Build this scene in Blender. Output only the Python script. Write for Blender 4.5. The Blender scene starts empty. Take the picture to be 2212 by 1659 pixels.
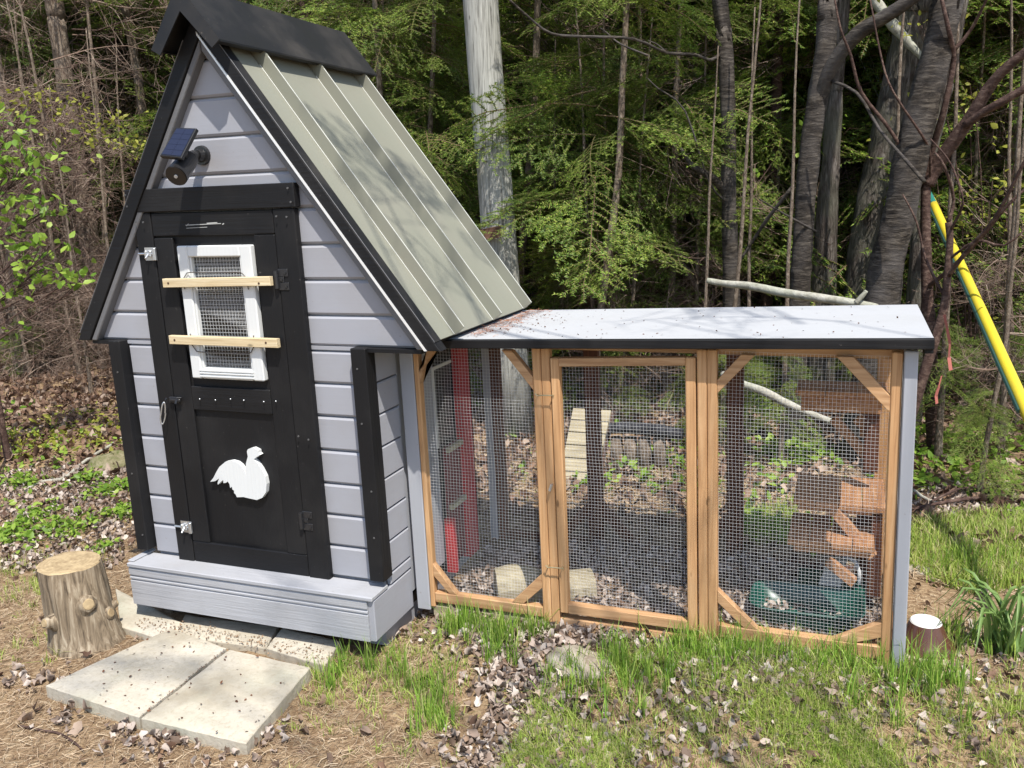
import bpy, math, random
import numpy as np
from mathutils import Vector
rnd = random.Random(7); RS = np.random.RandomState(11)
SC = bpy.context.scene
COL = SC.collection
R_ = math.radians

# ------------------------------------------------------------------ camera
CAM = np.array([2.5864, -2.5648, 1.6]); FPX = 1916.4; YAW, PITCH, ROLL = -.3681, -.2091, -.0357
_cy, _sy = math.cos(YAW), math.sin(YAW)
FWD = np.array([_sy*math.cos(PITCH), _cy*math.cos(PITCH), math.sin(PITCH)])
_r = np.array([_cy, -_sy, 0.]); _u = np.cross(_r, FWD)
RGT = _r*math.cos(ROLL)+_u*math.sin(ROLL); UPV = -_r*math.sin(ROLL)+_u*math.cos(ROLL)
cam = bpy.data.cameras.new("camera"); co = bpy.data.objects.new("camera", cam); COL.objects.link(co)
cam.sensor_fit = 'HORIZONTAL'; cam.sensor_width = 36; cam.lens = 36*FPX/2212; cam.clip_end = 500; cam.clip_start = .05
from mathutils import Matrix
co.matrix_world = Matrix(((RGT[0], UPV[0], -FWD[0], CAM[0]), (RGT[1], UPV[1], -FWD[1], CAM[1]), (RGT[2], UPV[2], -FWD[2], CAM[2]), (0, 0, 0, 1)))
SC.camera = co
# ------------------------------------------------------------------ sky, sun, exposure
SUN = np.array([.37, -.45, 1.]); SUN /= np.linalg.norm(SUN)
w = bpy.data.worlds.new("World"); SC.world = w; w.use_nodes = True
nt = w.node_tree; bg = nt.nodes['Background']
sky = nt.nodes.new('ShaderNodeTexSky'); sky.sky_type = 'NISHITA'; sky.sun_disc = False
sky.sun_elevation = math.asin(SUN[2]); sky.sun_rotation = math.atan2(SUN[0], SUN[1])
nt.links.new(sky.outputs[0], bg.inputs[0]); bg.inputs[1].default_value = .15
sl = bpy.data.lights.new("sun", 'SUN'); sl.energy = 4.3; sl.angle = R_(.53); sl.color = (1, .955, .88)
so = bpy.data.objects.new("sun", sl); COL.objects.link(so)
so.rotation_euler = Vector(SUN).to_track_quat('Z', 'Y').to_euler(); so.location = (4, -5, 9)
SC.view_settings.view_transform = 'Standard'; SC.view_settings.look = 'None'
SC.view_settings.exposure = .62; SC.view_settings.gamma = 1; SC.view_settings.use_curve_mapping = False

# ------------------------------------------------------------------ projection helpers (photo pixel -> place in the world)
LEAN = -.0145                                  # the little house and run lean by this much
def ray(px, py): return FWD+RGT*((px-1106)/FPX)-UPV*((py-829.5)/FPX)
def on(px, py, ax, v):                         # point of the ray on the plane ax = v
    d = ray(px, py); i = 'xyz'.index(ax); return CAM+d*((v-CAM[i])/d[i])
def onl(px, py, y):                            # the same on plane y, in the un-leaned frame of the house
    p = on(px, py, 'y', y); p[0] -= LEAN*(p[2]-.5); return p
def ss(a, b, x): t = np.clip((x-a)/(b-a), 0, 1); return t*t*(3-2*t)
def gz(x, y):
    x = np.asarray(x, float); y = np.asarray(y, float)
    h = .10*np.maximum(ss(-.45, .15, y)*ss(1.0, 1.35, x), ss(.2, 1.4, y))
    h = h+.03*np.maximum(0, y-3.2)+.006*np.clip(y-6, 0, 60)*2
    h = h+.5*ss(3.4, 7.5, x)*ss(1.5, 6, y)+.22*ss(1.5, 6, y)*ss(2.0, 4, x)
    n = .012*np.sin(3.1*x+1.3*y)+.010*np.sin(5.3*y-2.2*x+1)+.006*np.sin(11*x+3*y)+.005*np.sin(9*y-7*x)
    flat = 1-np.clip(1-np.maximum(np.abs(x-.5)/.9, np.abs(y+.2)/.75), 0, .25)*4
    return h+n*np.clip(flat, 0.1, 1)
def ground(px, py, z0=.05):
    z = z0
    for _ in range(6):
        p = on(px, py, 'z', z); z = float(gz(p[0], p[1]))
    return np.array([p[0], p[1], z])

# ------------------------------------------------------------------ mesh helpers
def root_loc(p):
    l = np.zeros(3)
    while p is not None: l += np.array(p.location); p = p.parent
    return l
class M:
    def __init__(s, lean=False): s.v = []; s.f = []; s.n = 0; s.lean = lean; s.mi = []
    def add(s, v, f, mi=0):
        s.v += [tuple(map(float, p)) for p in v]; s.f += [tuple(i+s.n for i in q) for q in f]; s.mi += [mi]*len(f); s.n += len(v); return s
    def box(s, x0, x1, y0, y1, z0, z1, b=0., mi=0):
        if b <= 0:
            v = [(x, y, z) for z in (z0, z1) for y in (y0, y1) for x in (x0, x1)]
            return s.add(v, [(0, 2, 3, 1), (4, 5, 7, 6), (0, 1, 5, 4), (1, 3, 7, 5), (3, 2, 6, 7), (2, 0, 4, 6)], mi)
        b = min(b, (x1-x0)*.4, (y1-y0)*.4, (z1-z0)*.4); c = ((x0+x1)/2, (y0+y1)/2, (z0+z1)/2); h = ((x1-x0)/2, (y1-y0)/2, (z1-z0)/2)
        v = []; idx = {}
        for sx in (-1, 1):
            for sy in (-1, 1):
                for sz in (-1, 1):
                    for k in range(3):
                        q = [sx*(h[0]-b), sy*(h[1]-b), sz*(h[2]-b)]; q[k] = (sx, sy, sz)[k]*h[k]
                        idx[(sx, sy, sz, k)] = len(v); v.append((c[0]+q[0], c[1]+q[1], c[2]+q[2]))
        f = []
        for k in range(3):
            a, d = (k+1) % 3, (k+2) % 3
            for sg in (-1, 1):
                q = []
                for (u1, u2) in ((-1, -1), (1, -1), (1, 1), (-1, 1)):
                    t = [0, 0, 0]; t[k] = sg; t[a] = u1; t[d] = u2; q.append(idx[(t[0], t[1], t[2], k)])
                f.append(tuple(q) if sg > 0 else tuple(q[::-1]))
                # edges between faces a and d running along k
            for s1 in (-1, 1):
                for s2 in (-1, 1):
                    t0 = [0]*3; t0[k] = -1; t0[a] = s1; t0[d] = s2; t1 = list(t0); t1[k] = 1
                    q = (idx[(*t0, a)], idx[(*t1, a)], idx[(*t1, d)], idx[(*t0, d)]); f.append(q if s1*s2 < 0 else q[::-1])
        for sx in (-1, 1):
            for sy in (-1, 1):
                for sz in (-1, 1):
                    q = tuple(idx[(sx, sy, sz, k)] for k in range(3)); f.append(q if sx*sy*sz > 0 else q[::-1])
        return s.add(v, f, mi)
    def prism(s, poly, off, mi=0, bev=0.):
        """poly: 3-D outline (any order), off: extrusion vector away from the seen face"""
        n = len(poly); P = [np.array(p, float) for p in poly]; off = np.array(off, float)
        nr = sum((np.cross(P[i]-P[0], P[(i+1) % n]-P[0]) for i in range(1, n)), np.zeros(3))
        if nr@off > 0: P = P[::-1]
        if bev > 0:
            nn = -off/np.linalg.norm(off); inn = []
            for i in range(n):
                a, b, c = P[i-1], P[i], P[(i+1) % n]; e1 = (b-a)/np.linalg.norm(b-a); e2 = (c-b)/np.linalg.norm(c-b)
                n1 = np.cross(nn, e1); n2 = np.cross(nn, e2); m = n1+n2; m /= max(.3, np.linalg.norm(m)**2/2); inn.append(b+m*bev)
            v = inn+[p+off*(bev/np.linalg.norm(off)) for p in P]+[p+off for p in P]
            f = [tuple(range(n))]+[(n+i, n+(i+1) % n, (i+1) % n, i) for i in range(n)]+[(2*n+i, 2*n+(i+1) % n, n+(i+1) % n, n+i) for i in range(n)]+[tuple(range(3*n-1, 2*n-1, -1))]
        else:
            v = P+[p+off for p in P]
            f = [tuple(range(n))]+[(n+i, n+(i+1) % n, (i+1) % n, i) for i in range(n)]+[tuple(range(2*n-1, n-1, -1))]
        return s.add(v, f, mi)
    def tube(s, pts, rad, k=8, cap=True, mi=0, jit=0.):
        P = [np.array(p, float) for p in pts]; n = len(P); rr = rad if hasattr(rad, '__len__') else [rad]*n
        v = []; f = []; up = np.array([0, 0, 1.]);  d0 = P[1]-P[0]
        if abs(d0[2]) > .8*np.linalg.norm(d0): up = np.array([0, 1., 0])
        for i in range(n):
            d = P[min(i+1, n-1)]-P[max(i-1, 0)]; d = d/(np.linalg.norm(d)+1e-9); a = np.cross(d, up); a /= np.linalg.norm(a)+1e-9; b = np.cross(a, d)
            for j in range(k):
                t = 2*math.pi*j/k; q = rr[i]*(1+(rnd.uniform(-jit, jit) if jit else 0)); v.append(P[i]+a*q*math.cos(t)+b*q*math.sin(t))
        for i in range(n-1):
            for j in range(k): f.append((i*k+j, i*k+(j+1) % k, (i+1)*k+(j+1) % k, (i+1)*k+j))
        if cap: f.append(tuple(range(k-1, -1, -1))); f.append(tuple((n-1)*k+j for j in range(k)))
        return s.add(v, f, mi)
    def build(s, name, mats, parent=None, smooth=False, kind=None, label=None, auto=None):
        me = bpy.data.meshes.new(name); V = np.array(s.v)
        if s.lean: V[:, 0] += LEAN*(V[:, 2]-.5)
        if parent is not None: V = V-root_loc(parent)
        me.from_pydata(V.tolist(), [], s.f)
        mats = mats if isinstance(mats, (list, tuple)) else [mats]
        for m in mats: me.materials.append(m)
        if len(mats) > 1: me.polygons.foreach_set('material_index', s.mi)
        if smooth: me.shade_smooth()
        o = bpy.data.objects.new(name, me); COL.objects.link(o)
        if parent is not None: o.parent = parent
        if kind: o['kind'] = kind
        if label: o['label'] = label
        return o
def raw(name, V, F, mats, mi=None, parent=None, kind=None, link=True):
    """fast mesh from arrays; F is (n,3) or (n,4)"""
    me = bpy.data.meshes.new(name); V = np.asarray(V, np.float32); F = np.asarray(F, np.int32); k = F.shape[1]
    me.vertices.add(len(V)); me.vertices.foreach_set('co', V.ravel())
    me.loops.add(F.size); me.loops.foreach_set('vertex_index', F.ravel())
    me.polygons.add(len(F)); me.polygons.foreach_set('loop_start', np.arange(0, F.size, k, dtype=np.int32))
    for m in (mats if isinstance(mats, (list, tuple)) else [mats]): me.materials.append(m)
    if mi is not None: me.polygons.foreach_set('material_index', np.asarray(mi, np.int32))
    me.update(calc_edges=True)
    if not link: return me
    o = bpy.data.objects.new(name, me); COL.objects.link(o)
    if parent is not None: o.parent = parent
    if kind: o['kind'] = kind
    return o
def tag(o, label, cat, group=None):
    o['label'] = label; o['category'] = cat
    if group: o['group'] = group
    return o
def thing(name, label, cat, loc=(0, 0, 0), rz=0, group=None):
    o = bpy.data.objects.new(name, None); COL.objects.link(o); o.location = loc; o.rotation_euler = (0, 0, rz); o.empty_display_size = .1
    return tag(o, label, cat, group)

# ------------------------------------------------------------------ materials
def mat(name, col, rough=.6, spec=.5, metal=0., coords='Object'):
    m = bpy.data.materials.new(name); m.use_nodes = True; b = m.node_tree.nodes['Principled BSDF']
    b.inputs['Base Color'].default_value = (*col, 1); b.inputs['Roughness'].default_value = rough
    b.inputs['Specular IOR Level'].default_value = spec; b.inputs['Metallic'].default_value = metal
    return m, m.node_tree, b
def noise_vec(nt, scale, rand=True):
    tc = nt.nodes.new('ShaderNodeTexCoord'); mp = nt.nodes.new('ShaderNodeMapping'); mp.inputs['Scale'].default_value = scale
    nt.links.new(tc.outputs['Object'], mp.inputs['Vector'])
    if rand:
        oi = nt.nodes.new('ShaderNodeObjectInfo'); mu = nt.nodes.new('ShaderNodeMath'); mu.operation = 'MULTIPLY'; mu.inputs[1].default_value = 37.
        nt.links.new(oi.outputs['Random'], mu.inputs[0]); nt.links.new(mu.outputs[0], mp.inputs['Location'])
    return mp.outputs['Vector']
def noise(nt, vec, scale, detail=5, rough=.6, dist=0.):
    n = nt.nodes.new('ShaderNodeTexNoise'); n.inputs['Scale'].default_value = scale; n.inputs['Detail'].default_value = detail
    n.inputs['Roughness'].default_value = rough; n.inputs['Distortion'].default_value = dist
    nt.links.new(vec, n.inputs['Vector']); return n.outputs['Fac']
def ramp(nt, fac, stops):
    r = nt.nodes.new('ShaderNodeValToRGB'); e = r.color_ramp.elements
    while len(e) < len(stops): e.new(.5)
    for i, (p, c) in enumerate(stops): e[i].position = p; e[i].color = (*c, 1) if len(c) == 3 else c
    nt.links.new(fac, r.inputs['Fac']); return r.outputs['Color']
def bump(nt, b, h, strength, dist=.01):
    bp = nt.nodes.new('ShaderNodeBump'); bp.inputs['Strength'].default_value = strength; bp.inputs['Distance'].default_value = dist
    nt.links.new(h, bp.inputs['Height']); nt.links.new(bp.outputs[0], b.inputs['Normal'])
def mixc(nt, fac, a, b, mode='MIX'):
    m = nt.nodes.new('ShaderNodeMix'); m.data_type = 'RGBA'; m.blend_type = mode
    for s_, i in ((fac, 0), (a, 6), (b, 7)):
        if hasattr(s_, 'is_linked') or hasattr(s_, 'links'): nt.links.new(s_, m.inputs[i])
        else: m.inputs[i].default_value = s_ if i == 0 else (*s_, 1)
    return m.outputs[2]
def g(v): return (v, v, v)
def painted(name, col, rough=.5, axis='x', dirt=(.2, .17, .13), amt=.35, bstr=.25, spec=.4, chip=None):
    m, nt, b = mat(name, col, rough, spec)
    sc = {'x': (1.5, 40, 40), 'y': (40, 1.5, 40), 'z': (40, 40, 1.5)}[axis]
    v = noise_vec(nt, sc); grain = noise(nt, v, 2.2, 4, .6)
    v2 = noise_vec(nt, (1, 1, 1)); big = noise(nt, v2, 3.5, 5, .6); fine = noise(nt, v2, 70, 3, .6)
    f = ramp(nt, big, [(.45, g(0.)), (.75, g(amt))])
    c = mixc(nt, f, col, tuple(a*.6+d*.4 for a, d in zip(col, dirt)))
    sp = ramp(nt, fine, [(.70, g(0)), (.76, g(.5))]); c = mixc(nt, sp, c, dirt if chip is None else chip)
    nt.links.new(c, b.inputs['Base Color']); bump(nt, b, grain, bstr, .004)
    r = ramp(nt, big, [(.3, g(rough-.08)), (.7, g(rough+.12))]); nt.links.new(r, b.inputs['Roughness'])
    return m
def wood(name, c0, c1, c2, axis='z', scale=1., rough=.65, knots=True, bstr=.35):
    m, nt, b = mat(name, c1, rough, .3)
    sc = {'x': (1.2, 26, 26), 'y': (26, 1.2, 26), 'z': (26, 26, 1.2)}[axis]
    v = noise_vec(nt, tuple(a*scale for a in sc)); n1 = noise(nt, v, 2.6, 6, .62, .6)
    c = ramp(nt, n1, [(.32, c0), (.5, c1), (.68, c2)])
    v2 = noise_vec(nt, (1, 1, 1)); big = noise(nt, v2, 4, 3, .6)
    c = mixc(nt, ramp(nt, big, [(.35, g(0)), (.8, g(.45))]), c, tuple(a*.62 for a in c1))
    if knots:
        vo = nt.nodes.new('ShaderNodeTexVoronoi'); k = {'x': (5, 13, 13), 'y': (13, 5, 13), 'z': (13, 13, 5)}[axis]
        nt.links.new(noise_vec(nt, k), vo.inputs['Vector']); vo.inputs['Scale'].default_value = 1.
        c = mixc(nt, ramp(nt, vo.outputs['Distance'], [(.045, g(.85)), (.09, g(0))]), c, tuple(a*.3 for a in c1))
    nt.links.new(c, b.inputs['Base Color']); bump(nt, b, n1, bstr, .004); return m
def bark(name, c0, c1, c2, scale=(14, 14, 5), s=2., rough=.9, bstr=.9, lichen=None, dist=.02):
    m, nt, b = mat(name, c1, rough, .2)
    v = noise_vec(nt, scale); n1 = noise(nt, v, s, 8, .7, .5); n2 = noise(nt, noise_vec(nt, (1, 1, 1)), 5, 4, .6)
    c = ramp(nt, n1, [(.34, c0), (.5, c1), (.66, c2)])
    c = mixc(nt, ramp(nt, n2, [(.4, g(0)), (.7, g(.7))]), c, lichen or tuple(a*.7 for a in c1))
    nt.links.new(c, b.inputs['Base Color']); bump(nt, b, n1, bstr, dist); return m
def leafy(name, stops, trans=.35, rough=.55, clump=None, cscale=2.5, spec=.3):
    m, nt, b = mat(name, stops[0][1], rough, spec)
    ge = nt.nodes.new('ShaderNodeNewGeometry'); c = ramp(nt, ge.outputs['Random Per Island'], stops)
    if clump:
        oi = nt.nodes.new('ShaderNodeObjectInfo')
        n = noise(nt, noise_vec(nt, (1, 1, 1)), cscale, 3, .6); c = mixc(nt, ramp(nt, n, [(.42, g(0)), (.62, g(.75))]), c, clump)
    nt.links.new(c, b.inputs['Base Color'])
    if trans > 0:
        t = nt.nodes.new('ShaderNodeBsdfTranslucent'); nt.links.new(c, t.inputs['Color']); mx = nt.nodes.new('ShaderNodeMixShader'); mx.inputs[0].default_value = trans
        out = nt.nodes['Material Output']; nt.links.new(b.outputs[0], mx.inputs[1]); nt.links.new(t.outputs[0], mx.inputs[2]); nt.links.new(mx.outputs[0], out.inputs['Surface'])
    return m
GREY = painted('grey_paint_x', (.315, .32, .35), .5, 'x', amt=.55, bstr=.09); GREYY = painted('grey_paint_y', (.315, .32, .35), .5, 'y', amt=.55, bstr=.12); GREYZ = painted('grey_paint_z', (.36, .37, .40), .5, 'z', bstr=.12)
GREYW = painted('grey_paint_worn', (.36, .365, .385), .6, 'x', dirt=(.22, .2, .17), amt=.7, bstr=.55)
BLACK = painted('black_paint_x', (.008, .008, .009), .55, 'x', spec=.25, dirt=(.05, .045, .04), chip=(.12, .11, .1), amt=.6, bstr=.4)
BLACKZ = painted('black_paint_z', (.008, .008, .009), .55, 'z', spec=.25, dirt=(.05, .045, .04), chip=(.12, .11, .1), amt=.6, bstr=.4)
BLKM = mat('black_metal', (.018, .018, .02), .38, .5)[0]
BLKR = painted('black_cap', (.012, .012, .013), .5, 'y', amt=.4, bstr=.05)
ROOFM = painted('beige_grey_roof_metal', (.225, .225, .178), .45, 'z', dirt=(.25, .21, .17), amt=.5, bstr=.03, spec=.4)
RLIP = mat('rib_edge_highlight', (.62, .62, .56), .35, .5, .1)[0]  # paler than the roof metal: bright edge highlight put into the colour
MOULD = painted('dark_grey_moulding', (.13, .13, .135), .5, 'x')
WHITE = painted('white_paint', (.62, .63, .62), .45, 'z', dirt=(.5, .5, .47), amt=.25, bstr=.3)
SILV = mat('bright_drip_edge', (.75, .75, .74), .35, .5, .3)[0]
GALV = mat('galvanised_steel', (.55, .56, .57), .38, .5, .85)[0]
WIRE = mat('galvanised_wire', (.66, .67, .68), .4, .6, .1)[0]
GLASS = mat('solar_cells', (.018, .022, .045), .3, .4)[0]
RUBBER = mat('black_plastic', (.015, .015, .016), .3, .5)[0]
LENS = mat('lens_glass', (.03, .03, .032), .08, .8)[0]
CELL = mat('led_dot', (.5, .5, .48), .25, .6)[0]
ORNZ = wood('stained_pine_upright', (.38, .20, .09), (.53, .30, .14), (.64, .40, .21), 'z')
ORNX = wood('stained_pine_level', (.34, .18, .085), (.48, .28, .14), (.60, .38, .21), 'x')
BRNZ = wood('dark_stained_post', (.06, .022, .012), (.10, .038, .02), (.14, .055, .03), 'z')
ORND = wood('reddish_stained_boards', (.30, .14, .065), (.42, .215, .105), (.54, .31, .17), 'y')
RAWX = wood('raw_pine_slat', (.48, .36, .20), (.62, .50, .31), (.70, .60, .41), 'x', scale=1.3)
WEAX = wood('weathered_board', (.24, .20, .13), (.36, .31, .21), (.46, .41, .29), 'x')
POLEM = wood('weathered_pole_wood', (.10, .095, .08), (.34, .335, .30), (.47, .46, .41), 'z', scale=1.3, rough=.9, bstr=1.)
REDP = painted('red_paint', (.42, .022, .025), .5, 'z', dirt=(.1, .02, .02), amt=.5)
TEAL = mat('green_plastic', (.006, .06, .042), .35, .5)[0]
TEALP = mat('pale_green_plastic', (.10, .23, .18), .4, .5)[0]
GUARD = painted('yellow_plastic', (.60, .47, .03), .5, 'z', dirt=(.2, .22, .05), amt=.9, bstr=.1, chip=(.15, .16, .05))
GRNSTR = mat('green_plastic_strip', (.02, .16, .13), .5, .4)[0]
GLAZE = painted('brown_glazed_clay', (.085, .035, .022), .22, 'z', dirt=(.16, .1, .07), amt=.6, bstr=.05, spec=.6)
PINK = mat('pink_ribbon', (.45, .15, .12), .6, .3)[0]
def concrete():
    m, nt, b = mat('concrete_paver', (.55, .5, .4), .9, .2); v = noise_vec(nt, (1, 1, 1))
    n1 = noise(nt, v, 3, 6, .6); n2 = noise(nt, v, 60, 5, .7); n3 = noise(nt, v, 2.2, 3, .5)
    c = ramp(nt, n1, [(.3, (.31, .27, .20)), (.5, (.46, .415, .33)), (.7, (.57, .52, .43))])
    c = mixc(nt, ramp(nt, n3, [(.52, g(0)), (.72, g(.55))]), c, (.36, .40, .30))
    c = mixc(nt, ramp(nt, n2, [(.35, g(.5)), (.5, g(0))]), c, (.33, .28, .2))
    nt.links.new(c, b.inputs['Base Color']); h = nt.nodes.new('ShaderNodeMath'); h.operation = 'ADD'; nt.links.new(n1, h.inputs[0]); nt.links.new(n2, h.inputs[1]); bump(nt, b, h.outputs[0], .5, .006); return m
CONC = concrete()
def soil():
    m, nt, b = mat('soil_and_duff', (.2, .14, .08), .95, .1); v = noise_vec(nt, (1, 1, 1), False)
    n1 = noise(nt, v, 1.7, 6, .6); n2 = noise(nt, v, 38, 6, .7, .4); n3 = noise(nt, v, 130, 3, .6)
    c = ramp(nt, n2, [(.3, (.11, .065, .035)), (.47, (.26, .175, .10)), (.62, (.38, .28, .17)), (.75, (.47, .38, .26))])
    c = mixc(nt, ramp(nt, n1, [(.45, g(0)), (.7, g(.5))]), c, (.15, .10, .065))
    nt.links.new(c, b.inputs['Base Color']); h = nt.nodes.new('ShaderNodeMath'); h.operation = 'ADD'; nt.links.new(n2, h.inputs[0]); nt.links.new(n3, h.inputs[1]); bump(nt, b, h.outputs[0], .8, .012); return m
SOIL = soil()
BIRCH = bark('dark_cherry_bark', (.010, .008, .007), (.042, .034, .027), (.13, .11, .088), (7, 7, 34), 1.9, .8, .6, (.10, .09, .085))
FURR = bark('furrowed_grey_bark', (.018, .014, .012), (.09, .072, .06), (.24, .21, .185), (34, 34, 5), 1.6, .95, 1., (.15, .15, .11), .03)
FIRB = bark('pale_fir_bark', (.07, .048, .034), (.20, .155, .115), (.36, .30, .235), (16, 16, 8), 2.4, .95, .9, (.17, .13, .10))
BRWN = bark('brown_shrub_bark', (.03, .018, .014), (.085, .05, .04), (.19, .13, .10), (12, 12, 22), 2, .8, .6)
LOGM = bark('pale_log_bark', (.20, .18, .14), (.36, .34, .28), (.50, .48, .42), (8, 8, 8), 2.5, .9, .5, (.34, .36, .28))
STUMPB = wood('stripped_log_wood', (.05, .036, .024), (.23, .175, .115), (.42, .355, .26), 'z', scale=.85, rough=.85, knots=False, bstr=1.)
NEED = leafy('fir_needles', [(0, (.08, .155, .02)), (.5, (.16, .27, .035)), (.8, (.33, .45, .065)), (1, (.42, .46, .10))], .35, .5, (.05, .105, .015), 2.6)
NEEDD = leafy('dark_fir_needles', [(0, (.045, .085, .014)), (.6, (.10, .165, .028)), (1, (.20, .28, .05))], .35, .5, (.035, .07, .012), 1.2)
TWIG = mat('fir_twig', (.13, .09, .05), .9, .2)[0]
DEADT = leafy('dead_twig', [(0, (.08, .05, .04)), (.5, (.20, .135, .10)), (1, (.36, .28, .22))], 0, .9)
LEAFG = leafy('fresh_leaf', [(0, (.13, .24, .03)), (.5, (.24, .38, .05)), (1, (.38, .50, .09))], .45, .45)
LEAFY_ = leafy('yellow_green_leaf', [(0, (.24, .26, .03)), (1, (.42, .42, .08))], .45, .5)
GRASSM = leafy('grass_blade', [(0, (.18, .28, .04)), (.4, (.32, .44, .07)), (.7, (.48, .56, .13)), (.85, (.50, .42, .22)), (1, (.60, .50, .30))], .35, .5)
GRASSD = leafy('tall_grass_blade', [(0, (.12, .24, .03)), (.6, (.26, .42, .06)), (.9, (.44, .55, .12)), (1, (.50, .44, .25))], .35, .45)
LITTER = leafy('dry_leaf', [(0, (.12, .08, .055)), (.3, (.25, .185, .145)), (.6, (.40, .325, .27)), (.85, (.56, .49, .43)), (1, (.22, .13, .07))], .1, .75)
LITTER2 = leafy('dry_brown_leaf', [(0, (.08, .045, .03)), (.4, (.17, .10, .065)), (.75, (.27, .18, .125)), (1, (.40, .31, .24))], .1, .8)
STRAW = leafy('pine_straw', [(0, (.17, .10, .055)), (.5, (.34, .24, .15)), (1, (.55, .44, .30))], 0, .7)
LILY = leafy('lily_leaf', [(0, (.10, .22, .05)), (1, (.26, .36, .12))], .35, .4)
STRAWR = leafy('reddish_straw', [(0, (.20, .07, .04)), (1, (.42, .2, .1))], 0, .7)
BITS2 = leafy('brown_crumb', [(0, (.12, .07, .04)), (1, (.30, .2, .12))], 0, .9)
BITS = leafy('bud_scale', [(0, (.05, .02, .01)), (1, (.16, .07, .035))], 0, .8)

# ------------------------------------------------------------------ ground
def make_ground():
    xs = np.concatenate([np.linspace(-60, -8, 30), np.linspace(-7.8, -2, 50), np.linspace(-1.95, 4, 180), np.linspace(4.1, 9, 40), np.linspace(10, 60, 26)])
    ys = np.concatenate([np.linspace(-60, -4, 26), np.linspace(-3.8, -1.6, 20), np.linspace(-1.56, 3.2, 150), np.linspace(3.3, 12, 70), np.linspace(13, 70, 30)])
    X, Y = np.meshgrid(xs, ys); Z = gz(X, Y); near = (X > -2) & (X < 4) & (Y > -1.6) & (Y < 3.2)
    Z = Z+np.where(near, RS.uniform(-.005, .005, Z.shape), 0)
    V = np.stack([X, Y, Z], -1).reshape(-1, 3); nx, ny = len(xs), len(ys)
    i, j = np.meshgrid(np.arange(nx-1), np.arange(ny-1)); a = (j*nx+i).ravel()
    o = raw('ground', V, np.stack([a, a+1, a+nx+1, a+nx], 1), SOIL, kind='structure'); o.data.shade_smooth(); return o
make_ground()

# ------------------------------------------------------------------ chicken coop
coop = thing('chicken_coop', 'narrow grey and black chicken coop with a steep pitched roof', 'chicken coop', (.55, .45, .09))
AX, RZ = .56, 2.225                                      # ridge of the roof panels
SLP = {-1: (RZ-1.147)/.691, 1: (RZ-1.147)/.786}          # slopes of the two sides
EX = {-1: AX-.691, 1: AX+.786}
def roofx(z, side, off=0.): return AX+side*((RZ-z)/SLP[side]-off)
ZL = [.262, .383, .501, .6185, .742, .866, .983, 1.100, 1.222, 1.343, 1.462, 1.584, 1.707, 1.832, 1.960, 2.085, 2.20]
def clip_gable(x0, x1, z0, z1, off=.045):
    P = [(x0, z0), (x1, z0), (x1, z1), (x0, z1)]
    if z1 < 1.12: return P
    for side in (-1, 1):
        fn = lambda p: side*(roofx(p[1], side, off)-p[0])
        Q = []
        for i in range(len(P)):
            a, b = P[i-1], P[i]; fa, fb = fn(a), fn(b)
            if (fa >= 0) != (fb >= 0): t = fa/(fa-fb); Q.append((a[0]+(b[0]-a[0])*t, a[1]+(b[1]-a[1])*t))
            if fb >= 0: Q.append(b)
        P = Q
        if len(P) < 3: return None
    R = []
    for p in P:
        if not R or abs(p[0]-R[-1][0])+abs(p[1]-R[-1][1]) > 1e-4: R.append(p)
    if len(R) > 2 and abs(R[0][0]-R[-1][0])+abs(R[0][1]-R[-1][1]) < 1e-4: R.pop()
    ar = abs(sum(R[i-1][0]*R[i][1]-R[i][0]*R[i-1][1] for i in range(len(R))))/2
    return R if len(R) > 2 and ar > 3e-4 else None
def plank(poly2, y, parent, m=GREY, th=.016, name='siding_plank', bev=.008):
    P = [(x, y, z) for x, z in poly2]; return M(True).prism(P, (0, th, 0), bev=bev).build(name, m, parent)
gp = .0026
for i in range(len(ZL)-1):
    z0, z1 = ZL[i]+gp, ZL[i+1]-gp
    if i == 7: z0 = 1.118
    if z1 < 1.2 and i < 7: spans = [(.045, .215), (.83, 1.05)]
    elif z0 < 1.57: spans = [(-.3, .215), (.83, 1.6)]
    else: spans = [(-.3, 1.6)]
    if i == 7: spans = [(-.3, .215), (.83, 1.6)]
    if i == 7:
        # first gable plank also fills the small step between 1.100 and the gable base
        for a, b in ((.045, .215), (.83, 1.05)): plank([(a, 1.1035), (b, 1.1035), (b, 1.1165), (a, 1.1165)], .021, coop, bev=0)
    for a, b in spans:
        if i == 99: 
            for aa, bb in ((a, b),):
                q = clip_gable(aa, bb, z0, z1)
                if q: plank(q, .02, coop)
            continue
        q = clip_gable(a, b, z0, z1)
        if q: plank(q, .02, coop)
# sheathing behind the planks (dark in the joints)
S = [(.05, .1), (1.06, .1), (1.06, 1.12), (1.27, 1.125), (AX, 2.12), (-.07, 1.125), (.05, 1.12)]
def sheath(y): M(True).prism([(x, y, z) for x, z in S], (0, .02, 0)).build('wall', GREYZ, coop)
sheath(.0365); sheath(.83)
# left wall and rear
for i in range(0, 7):
    z0, z1 = ZL[i]+gp, ZL[i+1]-gp
    M(True).prism([(.02, .05, z0), (.02, .85, z0), (.02, .85, z1), (.02, .05, z1)], (.016, 0, 0), bev=.004).build('siding_plank', GREYY, coop)
M(True).box(.037, .05, .056, .83, .1, 1.115).build('wall', GREYZ, coop)
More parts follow.
